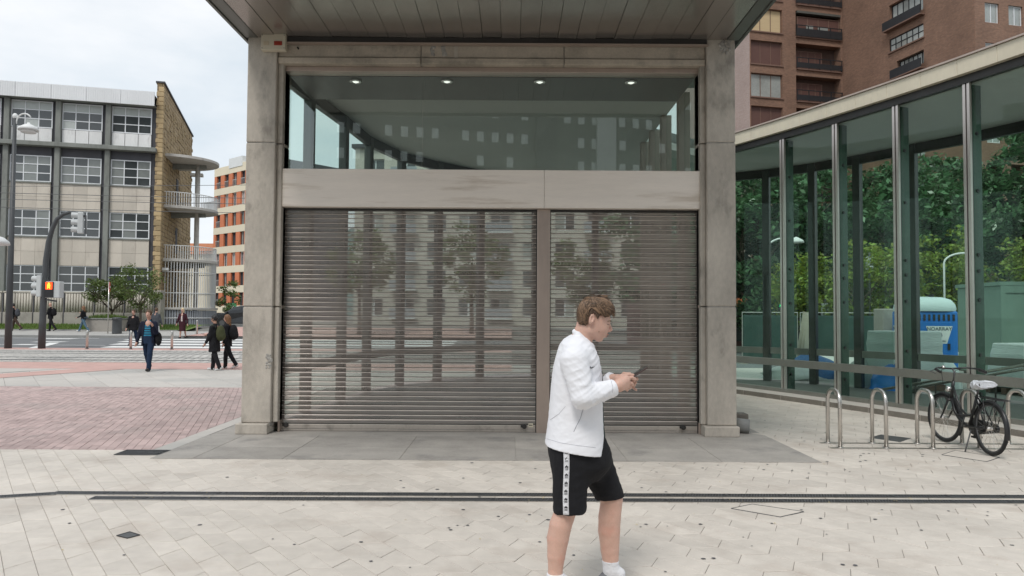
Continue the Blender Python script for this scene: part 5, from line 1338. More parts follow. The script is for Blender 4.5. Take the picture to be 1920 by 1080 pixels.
# saddle and the crumpled bag over it
b = MB(); rnd = random.Random(5)
def saddle(k, dz, jit):
    vs = []; n = 14
    for i in range(11):
        f = i / 10; x = lerp(.06, .36, f); w = lerp(.105, .03, min(1, f * 1.15)) * k; th = .042 * k
        for q in range(n):
            a = 6.283 * q / n; vs.append((x + rnd.uniform(-jit, jit), w * math.cos(a) + rnd.uniform(-jit, jit), .85 + dz + th * math.sin(a) + (.025 if f < .35 else 0) * (1 - f) + rnd.uniform(-jit, jit)))
    return vs, [(i * n + q, i * n + (q + 1) % n, (i + 1) * n + (q + 1) % n, (i + 1) * n + q) for i in range(10) for q in range(n)] + [tuple(range(n - 1, -1, -1)), tuple(range(10 * n, 11 * n))]
b.add(*saddle(1, 0, 0)); b.build('saddle', M['black'], bk, True)
M['plastic'] = mat('crumpled_plastic_bag', (.66, .68, .72), .3, var=.22, scale=14, bump=.7, bscale=40)
b = MB(); b.add(*saddle(1.28, .006, .011)); b.build('saddle_bag_cover', M['plastic'], bk)
# rack
b = MB()
for y in (-.06, 0, .06): b.tube([(-.30, y, .715), (.22, y, .715)], .006, 6)
b.tube([(-.30, -.06, .715), (-.34, 0, .715), (-.30, .06, .715)], .006, 6)
for s in (-1, 1):
    b.tube([(-.2, s * .06, .715), (-.02, s * .07, .36)], .006, 6); b.tube([(.05, s * .06, .715), (-.0, s * .07, .36)], .006, 6)
b.build('rear_rack', M['black'], bk, True)
# chain case, cranks, pedals
cc = [(bb.x + .11 * math.cos(a), bb.z + .11 * math.sin(a)) for a in np.linspace(1.5, -1.7, 12)] + [(.055 * math.cos(a), R + .055 * math.sin(a)) for a in np.linspace(-1.7, -4.6, 8)]
vs = [(x, -.045, z) for x, z in cc] + [(x, -.085, z) for x, z in cc]; n = len(cc)
b = MB(); b.add(vs, [tuple(range(n)), tuple(range(2 * n - 1, n - 1, -1))] + [(i, n + i, n + (i + 1) % n, (i + 1) % n) for i in range(n)]); b.build('chain_case', M['black'], bk, bev=.006)
for s, a in ((-1, -1.1), (1, 2.04)):
    e = bb + Vector((.17 * math.cos(a), s * .10, .17 * math.sin(a)))
    b = MB(); b.tube([bb + Vector((0, s * .04, 0)), bb + Vector((0, s * .1, 0)), e], .010, 8); c = b.build('crank', M['iron'], bk, True)
    b = MB(); b.box(e.x - .045, e.x + .045, e.y - .01 if s > 0 else e.y - .09, e.y + .09 if s > 0 else e.y + .01, e.z - .012, e.z + .012); b.build('pedal', M['rubber'], c)
b = MB(); b.tube([(.33, .05, .27), (.26, .17, .0)], .009, 8); b.build('kickstand', M['iron'], bk, True)
b = MB(); b.tube([hp + Vector((-.02, .1, 0)), hp + Vector((.09, .1, -.02)), Vector((.93, .06, .75)), Vector((.9, .05, .6))], .004, 5); b.tube([hp + Vector((-.02, -.1, 0)), hp + Vector((.1, -.1, -.03)), Vector((.9, -.04, .7)), Vector((.7, -.02, .45))], .004, 5); b.build('cables', M['black'], bk, True)
b = MB(); b.ell((.92, 0, .74), (.045, .04, .045), 10, 8); b.build('headlamp', M['chrome'], bk, True)
b = MB(); b.box(1.36, 1.372, -.03, .03, .25, .31); b.build('reflector', M['white'], bk)
# broken stub of drainpipe and stone by the right pillar
p = PY(1392, 800, 10.5)
ds = thing('drain_pipe_stub', (p.x - .02, 10.5, 0), 'broken grey pipe stub and stone beside the pavilion pillar', 'pipe stub')
b = MB(); b.tube([(-.1, 0, .11), (.10, -.05, .09)], .1, 14); b.build('pipe', M['kerb'], ds, True)
b = MB(); b.box(-.12, .16, .15, .35, 0, .24); b.build('stone', M['plinthside'], ds, bev=.02)

# ================================================================== people: bodies and clothes grown from blended round shapes
def V3(p): return np.array(tuple(p), dtype=np.float32)
def cap(P, a, b, ra, rb):
    a, b = V3(a), V3(b); ab = b - a; L = float(ab @ ab) + 1e-9
    t = np.clip(((P - a) @ ab) / L, 0, 1); return np.linalg.norm(P - a - t[:, None] * ab, axis=1) - (ra + (rb - ra) * t)
def ellp(P, c, r, roty=0.0):
    Q = P - V3(c)
    if roty:
        cc, ss = math.cos(roty), math.sin(roty); Q = np.stack([Q[:, 0] * cc + Q[:, 2] * ss, Q[:, 1], -Q[:, 0] * ss + Q[:, 2] * cc], 1)
    r = V3(r); k = np.linalg.norm(Q / r, axis=1); return (k - 1) * float(r.min())
def smin(a, b, k):
    h = np.clip(.5 + .5 * (b - a) / k, 0, 1); return b + (a - b) * h - k * h * (1 - h)
def loft(P, rows, ex=2.4):                    # rows: z, x back, x front, half width, (y centre)
    rows = sorted(rows); z = np.array([r[0] for r in rows]); g = lambda k: np.interp(P[:, 2], z, np.array([r[k] for r in rows]))
    xb, xf, hw = g(1), g(2), g(3); cx, ax = (xb + xf) / 2, (xf - xb) / 2
    k = (np.abs((P[:, 0] - cx) / ax) ** ex + np.abs(P[:, 1] / hw) ** ex) ** (1 / ex)
    d = (k - 1) * np.minimum(ax, hw)
    return np.maximum(d, np.maximum(z[0] - P[:, 2], P[:, 2] - z[-1]))
def plane(P, p, n): n = V3(n); n = n / np.linalg.norm(n); return (P - V3(p)) @ n
def grow(fn, lo, hi, h):                      # surface nets
    n = [int((hi[k] - lo[k]) / h) + 2 for k in range(3)]
    ax = [lo[k] + h * np.arange(n[k], dtype=np.float32) for k in range(3)]
    B = 8; nb = [-(-k // B) for k in n]; cx = [lo[k] + h * (B * np.arange(nb[k], dtype=np.float32) + (B - 1) / 2) for k in range(3)]
    C_ = np.stack([g.ravel() for g in np.meshgrid(*cx, indexing='ij')], 1).astype(np.float32); fc = fn(C_).reshape(nb)
    rep = lambda a: a.repeat(B, 0).repeat(B, 1).repeat(B, 2)[:n[0], :n[1], :n[2]]
    F = rep(fc).astype(np.float32).copy(); ind = np.argwhere(rep(np.abs(fc) < h * B * .87 * 1.2 + .022))
    vals = np.empty(len(ind), np.float32)
    for i in range(0, len(ind), 400000):
        q = ind[i:i + 400000]; vals[i:i + 400000] = fn((np.array(lo, np.float32) + h * q).astype(np.float32))
    F[tuple(ind.T)] = vals
    S = F < 0
    cnt = np.zeros([k - 1 for k in n], np.int8); acc = np.zeros([k - 1 for k in n] + [3], np.float32); num = np.zeros([k - 1 for k in n], np.float32)
    sl = lambda o: tuple(slice(o[k], n[k] - 1 + o[k]) for k in range(3))
    corners = [(i, j, k) for i in (0, 1) for j in (0, 1) for k in (0, 1)]
    for c in corners: cnt += S[sl(c)]
    for c in corners:
        for axk in range(3):
            if c[axk]: continue
            d = list(c); d[axk] = 1; f0, f1 = F[sl(c)], F[sl(d)]; m = (f0 < 0) != (f1 < 0)
            t = np.where(m, f0 / np.where(m, f0 - f1, 1), 0); w = m.astype(np.float32); num += w
            for q in range(3): acc[..., q] += w * (c[q] + (t if q == axk else 0))
    act = num > 0; idx = -np.ones(act.shape, np.int64); idx[act] = np.arange(act.sum())
    ii = np.argwhere(act); V = np.array(lo, np.float32) + h * (ii + acc[act] / num[act][:, None])
    faces = []
    for axk in range(3):
        u, v = (axk + 1) % 3, (axk + 2) % 3
        a = [slice(1, n[k] - 1) for k in range(3)]; a[axk] = slice(0, n[axk] - 1); b = list(a); b[axk] = slice(1, n[axk])
        s0, s1 = S[tuple(a)], S[tuple(b)]; e = np.argwhere(s0 != s1)
        if not len(e): continue
        base = e.copy(); base[:, u] += 1; base[:, v] += 1
        fl = s0[tuple(e.T)]
        q = []
        for du, dv in ((0, 0), (-1, 0), (-1, -1), (0, -1)):
            c = base.copy(); c[:, u] += du; c[:, v] += dv; q.append(idx[tuple(c.T)])
        q = np.stack(q, 1); q[~fl] = q[~fl][:, ::-1]; faces.append(q)
    return V, np.concatenate(faces)
def grown(name, fn, lo, hi, h, m, parent=None, loc=None, rz=None, scale=None, smoothit=2):
    V, F = grow(fn, lo, hi, h); me = bpy.data.meshes.new(name); me.from_pydata(V.tolist(), [], F.tolist()); me.materials.append(m)
    me.polygons.foreach_set('use_smooth', [True] * len(me.polygons)); me.update(); o = obj(name, me, parent, loc, rz)
    if smoothit:
        md = o.modifiers.new('smooth', 'SMOOTH'); md.iterations = smoothit; md.factor = .5
    if scale: o.scale = (scale,) * 3
    return o
def wob(P, f, a, ph=0): return a * (np.sin(P[:, 0] * f + ph) * np.sin(P[:, 2] * f * .8 + 1.3 * ph) + np.sin(P[:, 1] * f * 1.1 + P[:, 2] * f * .6 + ph * 2)) * .5
def skinmat(name, col):
    m = mat(name, col, .48, var=.12, scale=11, bump=.06, bscale=160, stain=(col[0] * .95, col[1] * .74, col[2] * .70), sscale=7, sthr=.5, samt=.5, coords='obj')
    b = m.node_tree.nodes['Principled BSDF']; b.inputs['Subsurface Weight'].default_value = .12; b.inputs['Subsurface Radius'].default_value = (.012, .005, .003); return m
def cloth(name, col, rough=.85, var=.1, bump=.25, bscale=14): return mat(name, col, rough, var=var, scale=4, bump=bump, bscale=bscale, coords='obj', spec=.25)

# ------------------------------------------------------------------ the young man with the phone
MY = 4.34
O = PY(1090, 600, MY); O.z = 0
def m(px, py, dy=0.0):
    p = PY(px, py, MY + dy) - O; return (p.x, dy, p.z)
def rowsof(l): return [(m(900, py)[2], m(a, py)[0], m(b, py)[0], hw) for py, a, b, hw in l]
M['skin'] = skinmat('fair_skin', (.60, .375, .295))
M['jacket'] = mat('white_track_jacket', (.80, .80, .83), .7, var=.025, scale=4, bump=.12, bscale=16, coords='obj', spec=.3)
M['shorts'] = cloth('black_shorts', (.012, .012, .014), .85, .15, .3, 18)
M['hairbrown'] = mat('brown_hair', (.088, .054, .034), .55, var=.3, scale=14, bump=.6, bscale=70, stretch=(1, 1, .35), coords='obj', aniso=True)
M['sock'] = cloth('white_sock', (.74, .74, .76), .9, .04, .4, 90)
M['ink2'] = mat('print_black', (.012, .012, .015), .6)
jrows = rowsof([(626, 1071, 1092, .072), (634, 1058, 1101, .125), (642, 1051, 1109, .17), (652, 1047, 1115, .195), (668, 1042, 1122, .205), (690, 1037, 1126.5, .20), (710, 1034.5, 1128.5, .19), (730, 1032.5, 1129, .185), (750, 1031, 1129, .18), (780, 1028.5, 1129.5, .185), (810, 1025, 1131, .20), (832, 1021.5, 1132, .212), (856, 1019.5, 1132, .22)])
SHn, ELn, WRn = m(1077, 676, -.185), m(1093, 745, -.245), m(1151, 727, -.165)
SHf, ELf, WRf = m(1080, 676, .185), m(1106, 752, .235), m(1150, 710, .10)
WR = np.random.RandomState(4); WD = WR.normal(0, 1, (10, 3)); WD /= np.linalg.norm(WD, axis=1)[:, None]; WP = WR.uniform(0, 6.28, 10); WF = WR.uniform(26, 85, 10)
def crease(P, k0=0, k1=10):                   # irregular soft creases
    d = np.zeros(len(P), np.float32)
    for k in range(k0, k1):
        w = np.sin(P @ WD[k] * WF[k] + WP[k] + 1.6 * np.sin(P @ WD[(k + 3) % 10] * 13)); d += (1 - np.abs(w)) ** 2
    return d / (k1 - k0)
def f_jacket(P):
    d = loft(P, jrows) - .010 * (crease(P, 0, 5) - .3) * (.35 + .9 * np.clip(np.sin(P[:, 2] * 5.3 + P[:, 0] * 4), 0, 1))
    for S_, E, W in ((SHn, ELn, WRn), (SHf, ELf, WRf)):
        up = cap(P, S_, E, .083, .064); fo = cap(P, E, W, .063, .047)
        t = np.clip(((P - V3(E)) @ (V3(W) - V3(E))) / float(np.sum((V3(W) - V3(E)) ** 2)), -1, 1)
        s = np.clip(((P - V3(S_)) @ (V3(E) - V3(S_))) / float(np.sum((V3(E) - V3(S_)) ** 2)), -1, 1.2)
        bend = np.exp(-9 * (t - .1) ** 2) + np.exp(-7 * (s - .95) ** 2)
        cr = crease(P, 4, 10) - .3
        ru = (1 - np.abs(np.sin(t * 11 + P[:, 1] * 9 + 2.0 * np.sin(P[:, 0] * 31)))) ** 2 * np.exp(-5 * (t - .45) ** 2)
        fo = fo - .009 * cr * (.35 + bend) - .006 * ru; up = up - .009 * cr * (.3 + bend)
        arm = smin(up, fo, .022); arm = smin(arm, cap(P, V3(W) - (V3(W) - V3(E)) * .12, W, .049, .048), .006); arm = np.maximum(arm, plane(P, W, V3(W) - V3(E)))
        d = smin(d, arm, .02)
    hem = plane(P, m(1073, 840), (-(849 - 831) / 103.0 * .9, 0, -1)); d = np.maximum(d, hem)
    # stand-up collar
    ring = [m(1078, 622), m(1084, 627, -.062), m(1097, 639, -.066), m(1108, 648, -.03), m(1110, 650, .03), m(1097, 639, .066), m(1084, 627, .062), m(1078, 622)]
    for a, b in zip(ring, ring[1:]): d = smin(d, cap(P, a, b, .014, .014), .012)
    fr = np.maximum(np.abs(P[:, 1] + .004) - .004, .0); 
    return d
man = None
def f_body(P):
    s = 1 / 322.0
    d = ellp(P, m(1113, 587), (30 * s, .077, 31 * s))
    d = smin(d, ellp(P, m(1121.5, 607), (19.5 * s, .064, 29 * s), .16), .03)
    for y in (-.036, .036):
        d = smin(d, cap(P, m(1108, 619, y), m(1122, 633, y * .35), .026, .019), .02)
        d = smin(d, ellp(P, m(1129, 614, y * .95), (.024, .018, .022)), .018)
    d = smin(d, cap(P, m(1122.5, 634.5), m(1124.5, 635.5), .019, .017), .008)
    d = smin(d, cap(P, m(1141, 603), m(1146.3, 618), .0055, .0075), .008)
    d = smin(d, cap(P, m(1144.5, 618.8), m(1140, 620), .0095, .010), .006)
    for y in (-.011, .011): d = smin(d, ellp(P, m(1140.5, 620, y), (.010, .007, .0075)), .005)
    d = smin(d, cap(P, m(1142.2, 599, -.03), m(1142.2, 599, .03), .008, .008), .014)
    d = smin(d, ellp(P, m(1136, 627.2), (.011, .021, .0062)), .005)
    d = smin(d, ellp(P, m(1133.8, 631.2), (.010, .018, .0062)), .005)
    for y in (-.034, .034): d = np.maximum(d, -ellp(P, m(1144, 607, y), (.0115, .017, .010)))
    for y in (-1, 1):
        ear = np.maximum(ellp(P, m(1109.5, 598, y * .079), (.0165, .015, .032), -.25), -ellp(P, m(1111, 597, y * .092), (.009, .010, .019), -.25)); d = smin(d, ear, .005)
    d = smin(d, cap(P, m(1098, 612), m(1086, 650), .054, .060), .025)
    # trunk under the clothes
    d = smin(d, cap(P, m(1083, 660), m(1080, 830), .085, .095), .04)
    for y in (-1, 1): d = smin(d, cap(P, m(1080, 665), m(1078, 678, y * .15), .06, .06), .03)
    for S_, E, W in ((SHn, ELn, WRn), (SHf, ELf, WRf)): d = smin(d, cap(P, S_, E, .05, .042), .03); d = smin(d, cap(P, E, W, .042, .029), .02)
    # legs
    for pts, rs in (([m(1072, 840, -.09), m(1064, 948, -.10), m(1051, 985, -.105), m(1046, 1010, -.105), m(1043, 1042, -.105), m(1041, 1078, -.105)], [.085, .060, .062, .061, .050, .037]), ([m(1098, 840, .09), m(1147, 936, .10), m(1143, 970, .105), m(1142, 995, .105), m(1143.5, 1030, .105), m(1145.5, 1068, .105)], [.085, .064, .065, .064, .054, .042])):
        for k in range(5): d = smin(d, cap(P, pts[k], pts[k + 1], rs[k], rs[k + 1]), .005 if k else .022)
        a = Vector(pts[5]); d = smin(d, cap(P, a, Vector((a.x + .02, a.y, .07)), rs[5], .036), .02); d = smin(d, cap(P, Vector((a.x - .02, a.y, .05)), Vector((a.x + .14, a.y, .036)), .034, .026), .02)
    return d
HF = 2.6 / 311.0
def fing(P, d, pts, r=.0088, k=.005):
    for a, b in zip(pts, pts[1:]): d = smin(d, cap(P, a, b, r, r * .93), k)
    return d
def f_hands(P):
    d = cap(P, m(1149, 728, -.165), m(1160, 722, -.15), .029, .030)
    d = smin(d, cap(P, m(1160, 721, -.15), m(1172, 713, -.118), .033, .030), .015); d = smin(d, cap(P, m(1162, 727, -.145), m(1174, 722, -.115), .022, .022), .015)
    d = fing(P, d, [m(1174, 709, -.118), m(1185, 708, -.105), m(1190, 711, -.075), m(1188, 714, -.05)], .0105)
    d = fing(P, d, [m(1176, 716, -.115), m(1184, 719, -.10), m(1186, 721, -.07), m(1181, 721, -.05)], .010)
    d = fing(P, d, [m(1175, 722, -.108), m(1181, 726, -.09), m(1181, 727, -.065), m(1176, 725, -.05)], .0095)
    d = fing(P, d, [m(1171, 727, -.108), m(1176, 731, -.09), m(1176, 731, -.07), m(1172, 729, -.055)], .0085)
    d = fing(P, d, [m(1160, 711, -.13), m(1166, 704.5, -.10), m(1178, 703, -.085), m(1187, 703.5, -.07)], .0105, .008)
    e = cap(P, m(1149, 711, .10), m(1160, 712, .06), .027, .03); e = smin(e, cap(P, m(1160, 713, .06), m(1175, 716, .015), .03, .028), .015)
    e = fing(P, e, [m(1176, 712, .02), m(1187, 711, .005), m(1194, 711, -.01), m(1194, 709, -.03)], .0095)
    e = fing(P, e, [m(1178, 717, .01), m(1188, 718, -.005), m(1192, 717, -.03)], .0095)
    e = fing(P, e, [m(1178, 721, .005), m(1187, 723, -.01), m(1190, 722, -.03)], .009)
    e = fing(P, e, [m(1176, 724, .005), m(1186, 726, -.01), m(1193, 731, -.02)], .008)
    e = fing(P, e, [m(1162, 706, .05), m(1170, 701, .02), m(1181, 701, -.01)], .0105, .008)
    return np.minimum(d, e)
def f_all(P):
    d = f_body(P); q = P[:, 0] > m(1140, 720)[0] - .0
    h = np.full(len(P), 9.0, np.float32)
    if q.any(): h[q] = f_hands(P[q])
    return smin(d, h, .008)
L0, L1 = (m(1020, 600)[0] - .06, -.36, -.02), (m(1205, 600)[0] + .03, .36, 1.80)
man = grown('person', f_all, L0, L1, .0040, M['skin'], loc=O, smoothit=1)
tag(man, 'man in white track jacket and black shorts walking while looking at a phone', 'person')
jk = grown('jacket', f_jacket, L0, L1, .0045, M['jacket'], man, smoothit=1)
srows = rowsof([(690, 1060, 1129, .055), (720, 1060, 1131.3, .06), (760, 1060, 1131.2, .06), (800, 1060, 1133, .065), (840, 1055, 1137, .07)])
M['tee'] = cloth('dark_green_tee', (.012, .03, .03))
grown('tee_shirt', lambda P: loft(P, srows), (m(1050, 600)[0], -.12, m(900, 850)[2]), (m(1150, 600)[0], .12, m(900, 680)[2]), .008, M['tee'], man)
# open far flap of the jacket
frows = rowsof([(770, 1090, 1130.5, .04), (800, 1090, 1134, .04), (822, 1090, 1138.5, .04)])
grown('jacket_flap', lambda P: loft(P * np.array([1, 1, 1], np.float32) - np.array([0, .095, 0], np.float32), frows), (m(1080, 600)[0], .03, m(900, 826)[2]), (m(1150, 600)[0], .16, m(900, 765)[2]), .007, M['jacket'], man)
prow = rowsof([(800, 1033, 1128, .165), (830, 1026, 1139, .172), (850, 1028, 1146, .178), (868, 1033, 1146, .172), (880, 1040, 1138, .15), (898, 1056, 1122, .10)])
def f_shorts(P):
    d = loft(P, prow, 2.2)
    a, b = m(1070, 850, -.085), m(1068, 961, -.105); n = cap(P, a, b, .108, .093); n = np.maximum(n, plane(P, m(1068, 961, -.105), V3(m(1069, 961, -.105)) - V3(m(1066, 850, -.09))))
    a2, b2 = m(1108, 850, .085), m(1147, 938, .105); f = cap(P, a2, b2, .108, .081); f = np.maximum(f, plane(P, m(1147, 933, .105), (.12, 0, -1)))
    d = smin(smin(d, n, .05), f, .05) - .010 * (crease(P, 0, 6) - .3)
    return d
sh = grown('shorts', f_shorts, (L0[0], -.3, m(900, 975)[2] - .02), (L1[0], .3, m(900, 795)[2]), .0065, M['shorts'], man, smoothit=2)
def hit(fn, px, py, off=.003, y0=-.40, y1=.2):   # the near side of a garment under a pixel, so that print lies on the cloth
    ys = np.linspace(y0, y1, 500, dtype=np.float32); pts = np.array([m(px, py, float(y)) for y in (y0, y1)], np.float32)
    t = (ys - y0) / (y1 - y0); P = pts[0] + (pts[1] - pts[0]) * t[:, None]; f = fn(P); k = np.argmax(f < off); return P[k]
def print_poly(name, fn, outline, mt, parent, off=.003, grid=None):
    b = MB(); vs = [hit(fn, x, y, off) for x, y in outline]; c = sum(vs) / len(vs); b.add([tuple(v) for v in vs], [tuple(range(len(vs)))]); return b.build(name, mt, parent)
b = MB(); L_, Rr = [], []
for i in range(26):
    py = lerp(838, 965.5, i / 25); a = hit(f_shorts, 1056.2 + .8 * math.sin(i * .25), py, .004); c = hit(f_shorts, 1067.0 + .8 * math.sin(i * .25), py, .004); L_.append(a); Rr.append(c)
vs = [tuple(v) for p in zip(L_, Rr) for v in p]; b.add(vs, [(2 * i, 2 * i + 1, 2 * i + 3, 2 * i + 2) for i in range(25)]); tape = b.build('side_tape', M['sock'], man, True)
md = tape.modifiers.new('solid', 'SOLIDIFY'); md.thickness = .002
b = MB()
for i in range(8):
    py = 846 + i * 15.2; cx = 1061.6 + .8 * math.sin((py - 838) / 127 * 25 * .25)
    for dx, dy, rx, ry in ((-1.9, -.6, 1.2, 1.9), (0, -1.8, 1.25, 2.2), (1.9, -.6, 1.2, 1.9)):
        ring = [hit(f_shorts, cx + dx + rx * math.cos(a), py + dy + ry * math.sin(a), .0062) for a in np.linspace(0, 6.283, 9)[:-1]]; b.add([tuple(v) for v in ring], [tuple(range(8))])
    for q in (2.6, 4.6):
        ring = [hit(f_shorts, cx + x, py + q + y, .0062) for x, y in ((-3, -.5), (3, -.5), (3, .5), (-3, .5))]; b.add([tuple(v) for v in ring], [(0, 1, 2, 3)])
o = b.build('tape_marks', M['ink2'], man); o['kind'] = 'stuff'
sw = [(1106.3, 686.5), (1106.2, 688.6), (1107.3, 690.6), (1109.3, 691), (1112, 689.6), (1116.2, 686.6), (1112, 688.2), (1109.4, 689.0), (1107.8, 688.6), (1107.4, 687.3)]
b = MB(); vs = [tuple(hit(f_jacket, x, y, .0035)) for x, y in sw]; b.add(vs, [(0, 1, 9), (1, 2, 8, 9), (2, 3, 7, 8), (3, 4, 6, 7), (4, 5, 6)]); b.build('chest_mark', M['ink2'], man)
M['seam'] = mat('seam_grey', (.42, .42, .45), .8)
def seam(name, fn, pts, r, mt):
    b = MB(); P = []
    for (x0, y0), (x1, y1) in zip(pts, pts[1:]): P += [tuple(hit(fn, lerp(x0, x1, i / 8), lerp(y0, y1, i / 8), .0008)) for i in range(8)]
    b.tube(P, r, 5); b.build(name, mt, man)
seam('pocket_zip', f_jacket, [(1093, 768), (1088, 785), (1080, 800), (1075, 811)], .0022, M['seam'])
seam('hem_seam', f_jacket, [(1023, 822), (1050, 830), (1080, 835), (1122, 840)], .0012, M['seam'])
seam('back_seam', f_jacket, [(1032, 787), (1048, 776), (1062, 760)], .0012, M['seam'])
seam('cuff_seam', f_jacket, [(1146, 714), (1149, 726), (1148, 738)], .0012, M['seam'])
# hair: a cap cut to the hairline, then locks
HP = np.array([m(x, y)[::2] for x, y in ((1083, 578), (1082, 590), (1082.5, 600), (1086, 608), (1093, 611.5), (1100, 607), (1102.5, 597), (1104, 590.5), (1109, 588), (1114, 590), (1116, 598), (1119.5, 596), (1122, 590), (1127, 591), (1132, 594.5), (1137, 594), (1143, 591), (1149, 588), (1152.5, 583), (1151, 574), (1146, 566), (1138, 560), (1127, 556), (1114, 554.5), (1102, 557), (1092, 564), (1086, 571))], np.float32)
def poly2(P, poly):
    x, z = P[:, 0], P[:, 2]; d = np.full(len(P), 9.0, np.float32); ins = np.zeros(len(P), bool); n = len(poly)
    for i in range(n):
        a, b_ = poly[i], poly[(i + 1) % n]; e = b_ - a; wx, wz = x - a[0], z - a[1]
        t = np.clip((wx * e[0] + wz * e[1]) / float(e @ e), 0, 1); d = np.minimum(d, np.hypot(wx - t * e[0], wz - t * e[1]))
        c = ((a[1] > z) != (b_[1] > z)); xi = a[0] + (z - a[1]) * e[0] / (e[1] if abs(e[1]) > 1e-9 else 1e-9); ins ^= c & (x < xi)
    return np.where(ins, -d, d)
hc_ = m(1114, 588)
def f_hair(P):
    d = smin(poly2(P, HP), poly2(P, HP), .001); sh_ = ellp(P, hc_, (.127, .0865, .112))
    f = np.maximum(d, sh_); ang = np.arctan2(P[:, 2] - hc_[2] - .09, P[:, 0] - hc_[0] + .02)
    return f + .0028 * np.sin(ang * 46 + P[:, 1] * 60) * np.cos(P[:, 1] * 150) + .0018 * np.sin(ang * 95 + P[:, 1] * 130)
hr = grown('hair', f_hair, (m(1078, 600)[0], -.1, m(900, 616)[2]), (m(1158, 600)[0], .1, m(900, 550)[2]), .0042, M['hairbrown'], man, smoothit=1)
b = MB(); rnd = random.Random(3)
M['hairlight'] = leafmat('brown_hair_lock', (.225, .142, .088), .75, .4)
for n_ in M['hairlight'].node_tree.nodes:
    if n_.type == 'HUE_SAT':
        for l_ in list(M['hairlight'].node_tree.links):
            if l_.to_node == n_ and l_.to_socket.name == 'Hue': M['hairlight'].node_tree.links.remove(l_)
        n_.inputs['Hue'].default_value = .5
crown = m(1104, 558)
for i in range(620):
    y = rnd.uniform(-.082, .05); a = rnd.uniform(0, 1)
    if a < .6:    # swept forward over the top into the fringe
        st_, en = (lerp(1095, 1122, rnd.random()), lerp(557, 575, rnd.random() ** 1.5)), (lerp(1126, 1153, rnd.random()), lerp(574, 594, rnd.random()))
    else:         # falling back to the nape
        st_, en = (lerp(1092, 1112, rnd.random()), lerp(557, 575, rnd.random())), (lerp(1083, 1103, rnd.random()), lerp(586, 609, rnd.random()))
    pts = []
    for k in range(6):
        t = k / 5; px = lerp(st_[0], en[0], t); py = lerp(st_[1], en[1], t) - 5.5 * math.sin(math.pi * t) * (1 if a < .6 else .2); px -= 4 * math.sin(math.pi * t) * (0 if a < .6 else 1)
        q = hit(f_hair, px, py, .001, -.14, .1)
        if q[1] < -.139: break
        pts.append((float(q[0]), float(q[1]) - .003, float(q[2])))
    if len(pts) > 2:
        b.tube(pts, [.0014 + .0036 * math.sin(math.pi * (k + .6) / (len(pts) + .4)) for k in range(len(pts))], 4)
for i in range(110):                          # loose tips over the brow, the ear and the nape
    k = rnd.random()
    if k < .6: a_, c_, y = (rnd.uniform(1122, 1142), rnd.uniform(562, 572)), (rnd.uniform(1131, 1155), rnd.uniform(587, 597)), rnd.uniform(-.062, .05)
    elif k < .8: a_, c_, y = (rnd.uniform(1084, 1092), rnd.uniform(575, 592)), (rnd.uniform(1081, 1098), rnd.uniform(604, 614)), rnd.uniform(-.05, .04)
    else: a_, c_, y = (rnd.uniform(1095, 1135), rnd.uniform(556, 560)), (rnd.uniform(1100, 1150), rnd.uniform(552, 566)), rnd.uniform(-.04, .03)
    mid_ = (lerp(a_[0], c_[0], .5) + 3, lerp(a_[1], c_[1], .5) - 2)
    b.tube([m(a_[0], a_[1], y), m(mid_[0], mid_[1], y * 1.05), m(c_[0], c_[1], y)], [.0022, .0026, .0006], 4)
o = b.build('hair_locks', M['hairlight'], hr, True); o['kind'] = 'stuff'
# face details
M['brow'] = mat('eyebrow', (.13, .075, .04), .8); M['lip'] = mat('lip', (.48, .19, .16), .45); M['dark'] = mat('lash_dark', (.05, .03, .025), .6)
for s in (-1, 1):
    def fh(px, py, yy): 
        xs = np.linspace(m(1160, py)[0], m(1110, py)[0], 300, dtype=np.float32); P = np.stack([xs, np.full(300, yy, np.float32), np.full(300, m(1130, py)[2], np.float32)], 1); k = np.argmax(f_body(P) < .0006); return tuple(P[k])
    b = MB(); b.tube([fh(1140, 602.2, s * .014), fh(1140, 600.6, s * .028), fh(1140, 602.5, s * .047)], [.0024, .003, .0014], 6); b.build('eyebrow', M['brow'], man, True)
    b = MB(); b.tube([fh(1140, 608.4, s * .020), fh(1140, 608.8, s * .032), fh(1140, 607.6, s * .048)], [.0016, .0024, .0014], 6); b.build('eyelashes', M['dark'], man, True)
    b = MB(); b.ell(tuple(np.array(fh(1140, 607.0, s * .034)) - np.array((.004, 0, 0))), (.008, .013, .006), 10, 8); b.build('eyelid', M['skin'], man, True)
b = MB(); b.tube([fh(1130, 627.6, -.019), fh(1130, 627.2, -.008), fh(1130, 627.2, .008), fh(1130, 627.6, .019)], [.0018, .0042, .0042, .0018], 6); b.build('upper_lip', M['lip'], man, True)
b = MB(); b.tube([fh(1130, 630.6, -.017), fh(1130, 631.2, 0), fh(1130, 630.6, .017)], [.0018, .0046, .0018], 6); b.build('lower_lip', M['lip'], man, True)
b = MB(); q = hit(f_body, 1123, 622, .001, -.14, .1); b.ell(tuple(q), (.0026, .0015, .0026), 8, 6); b.build('mole', M['brow'], man, True)
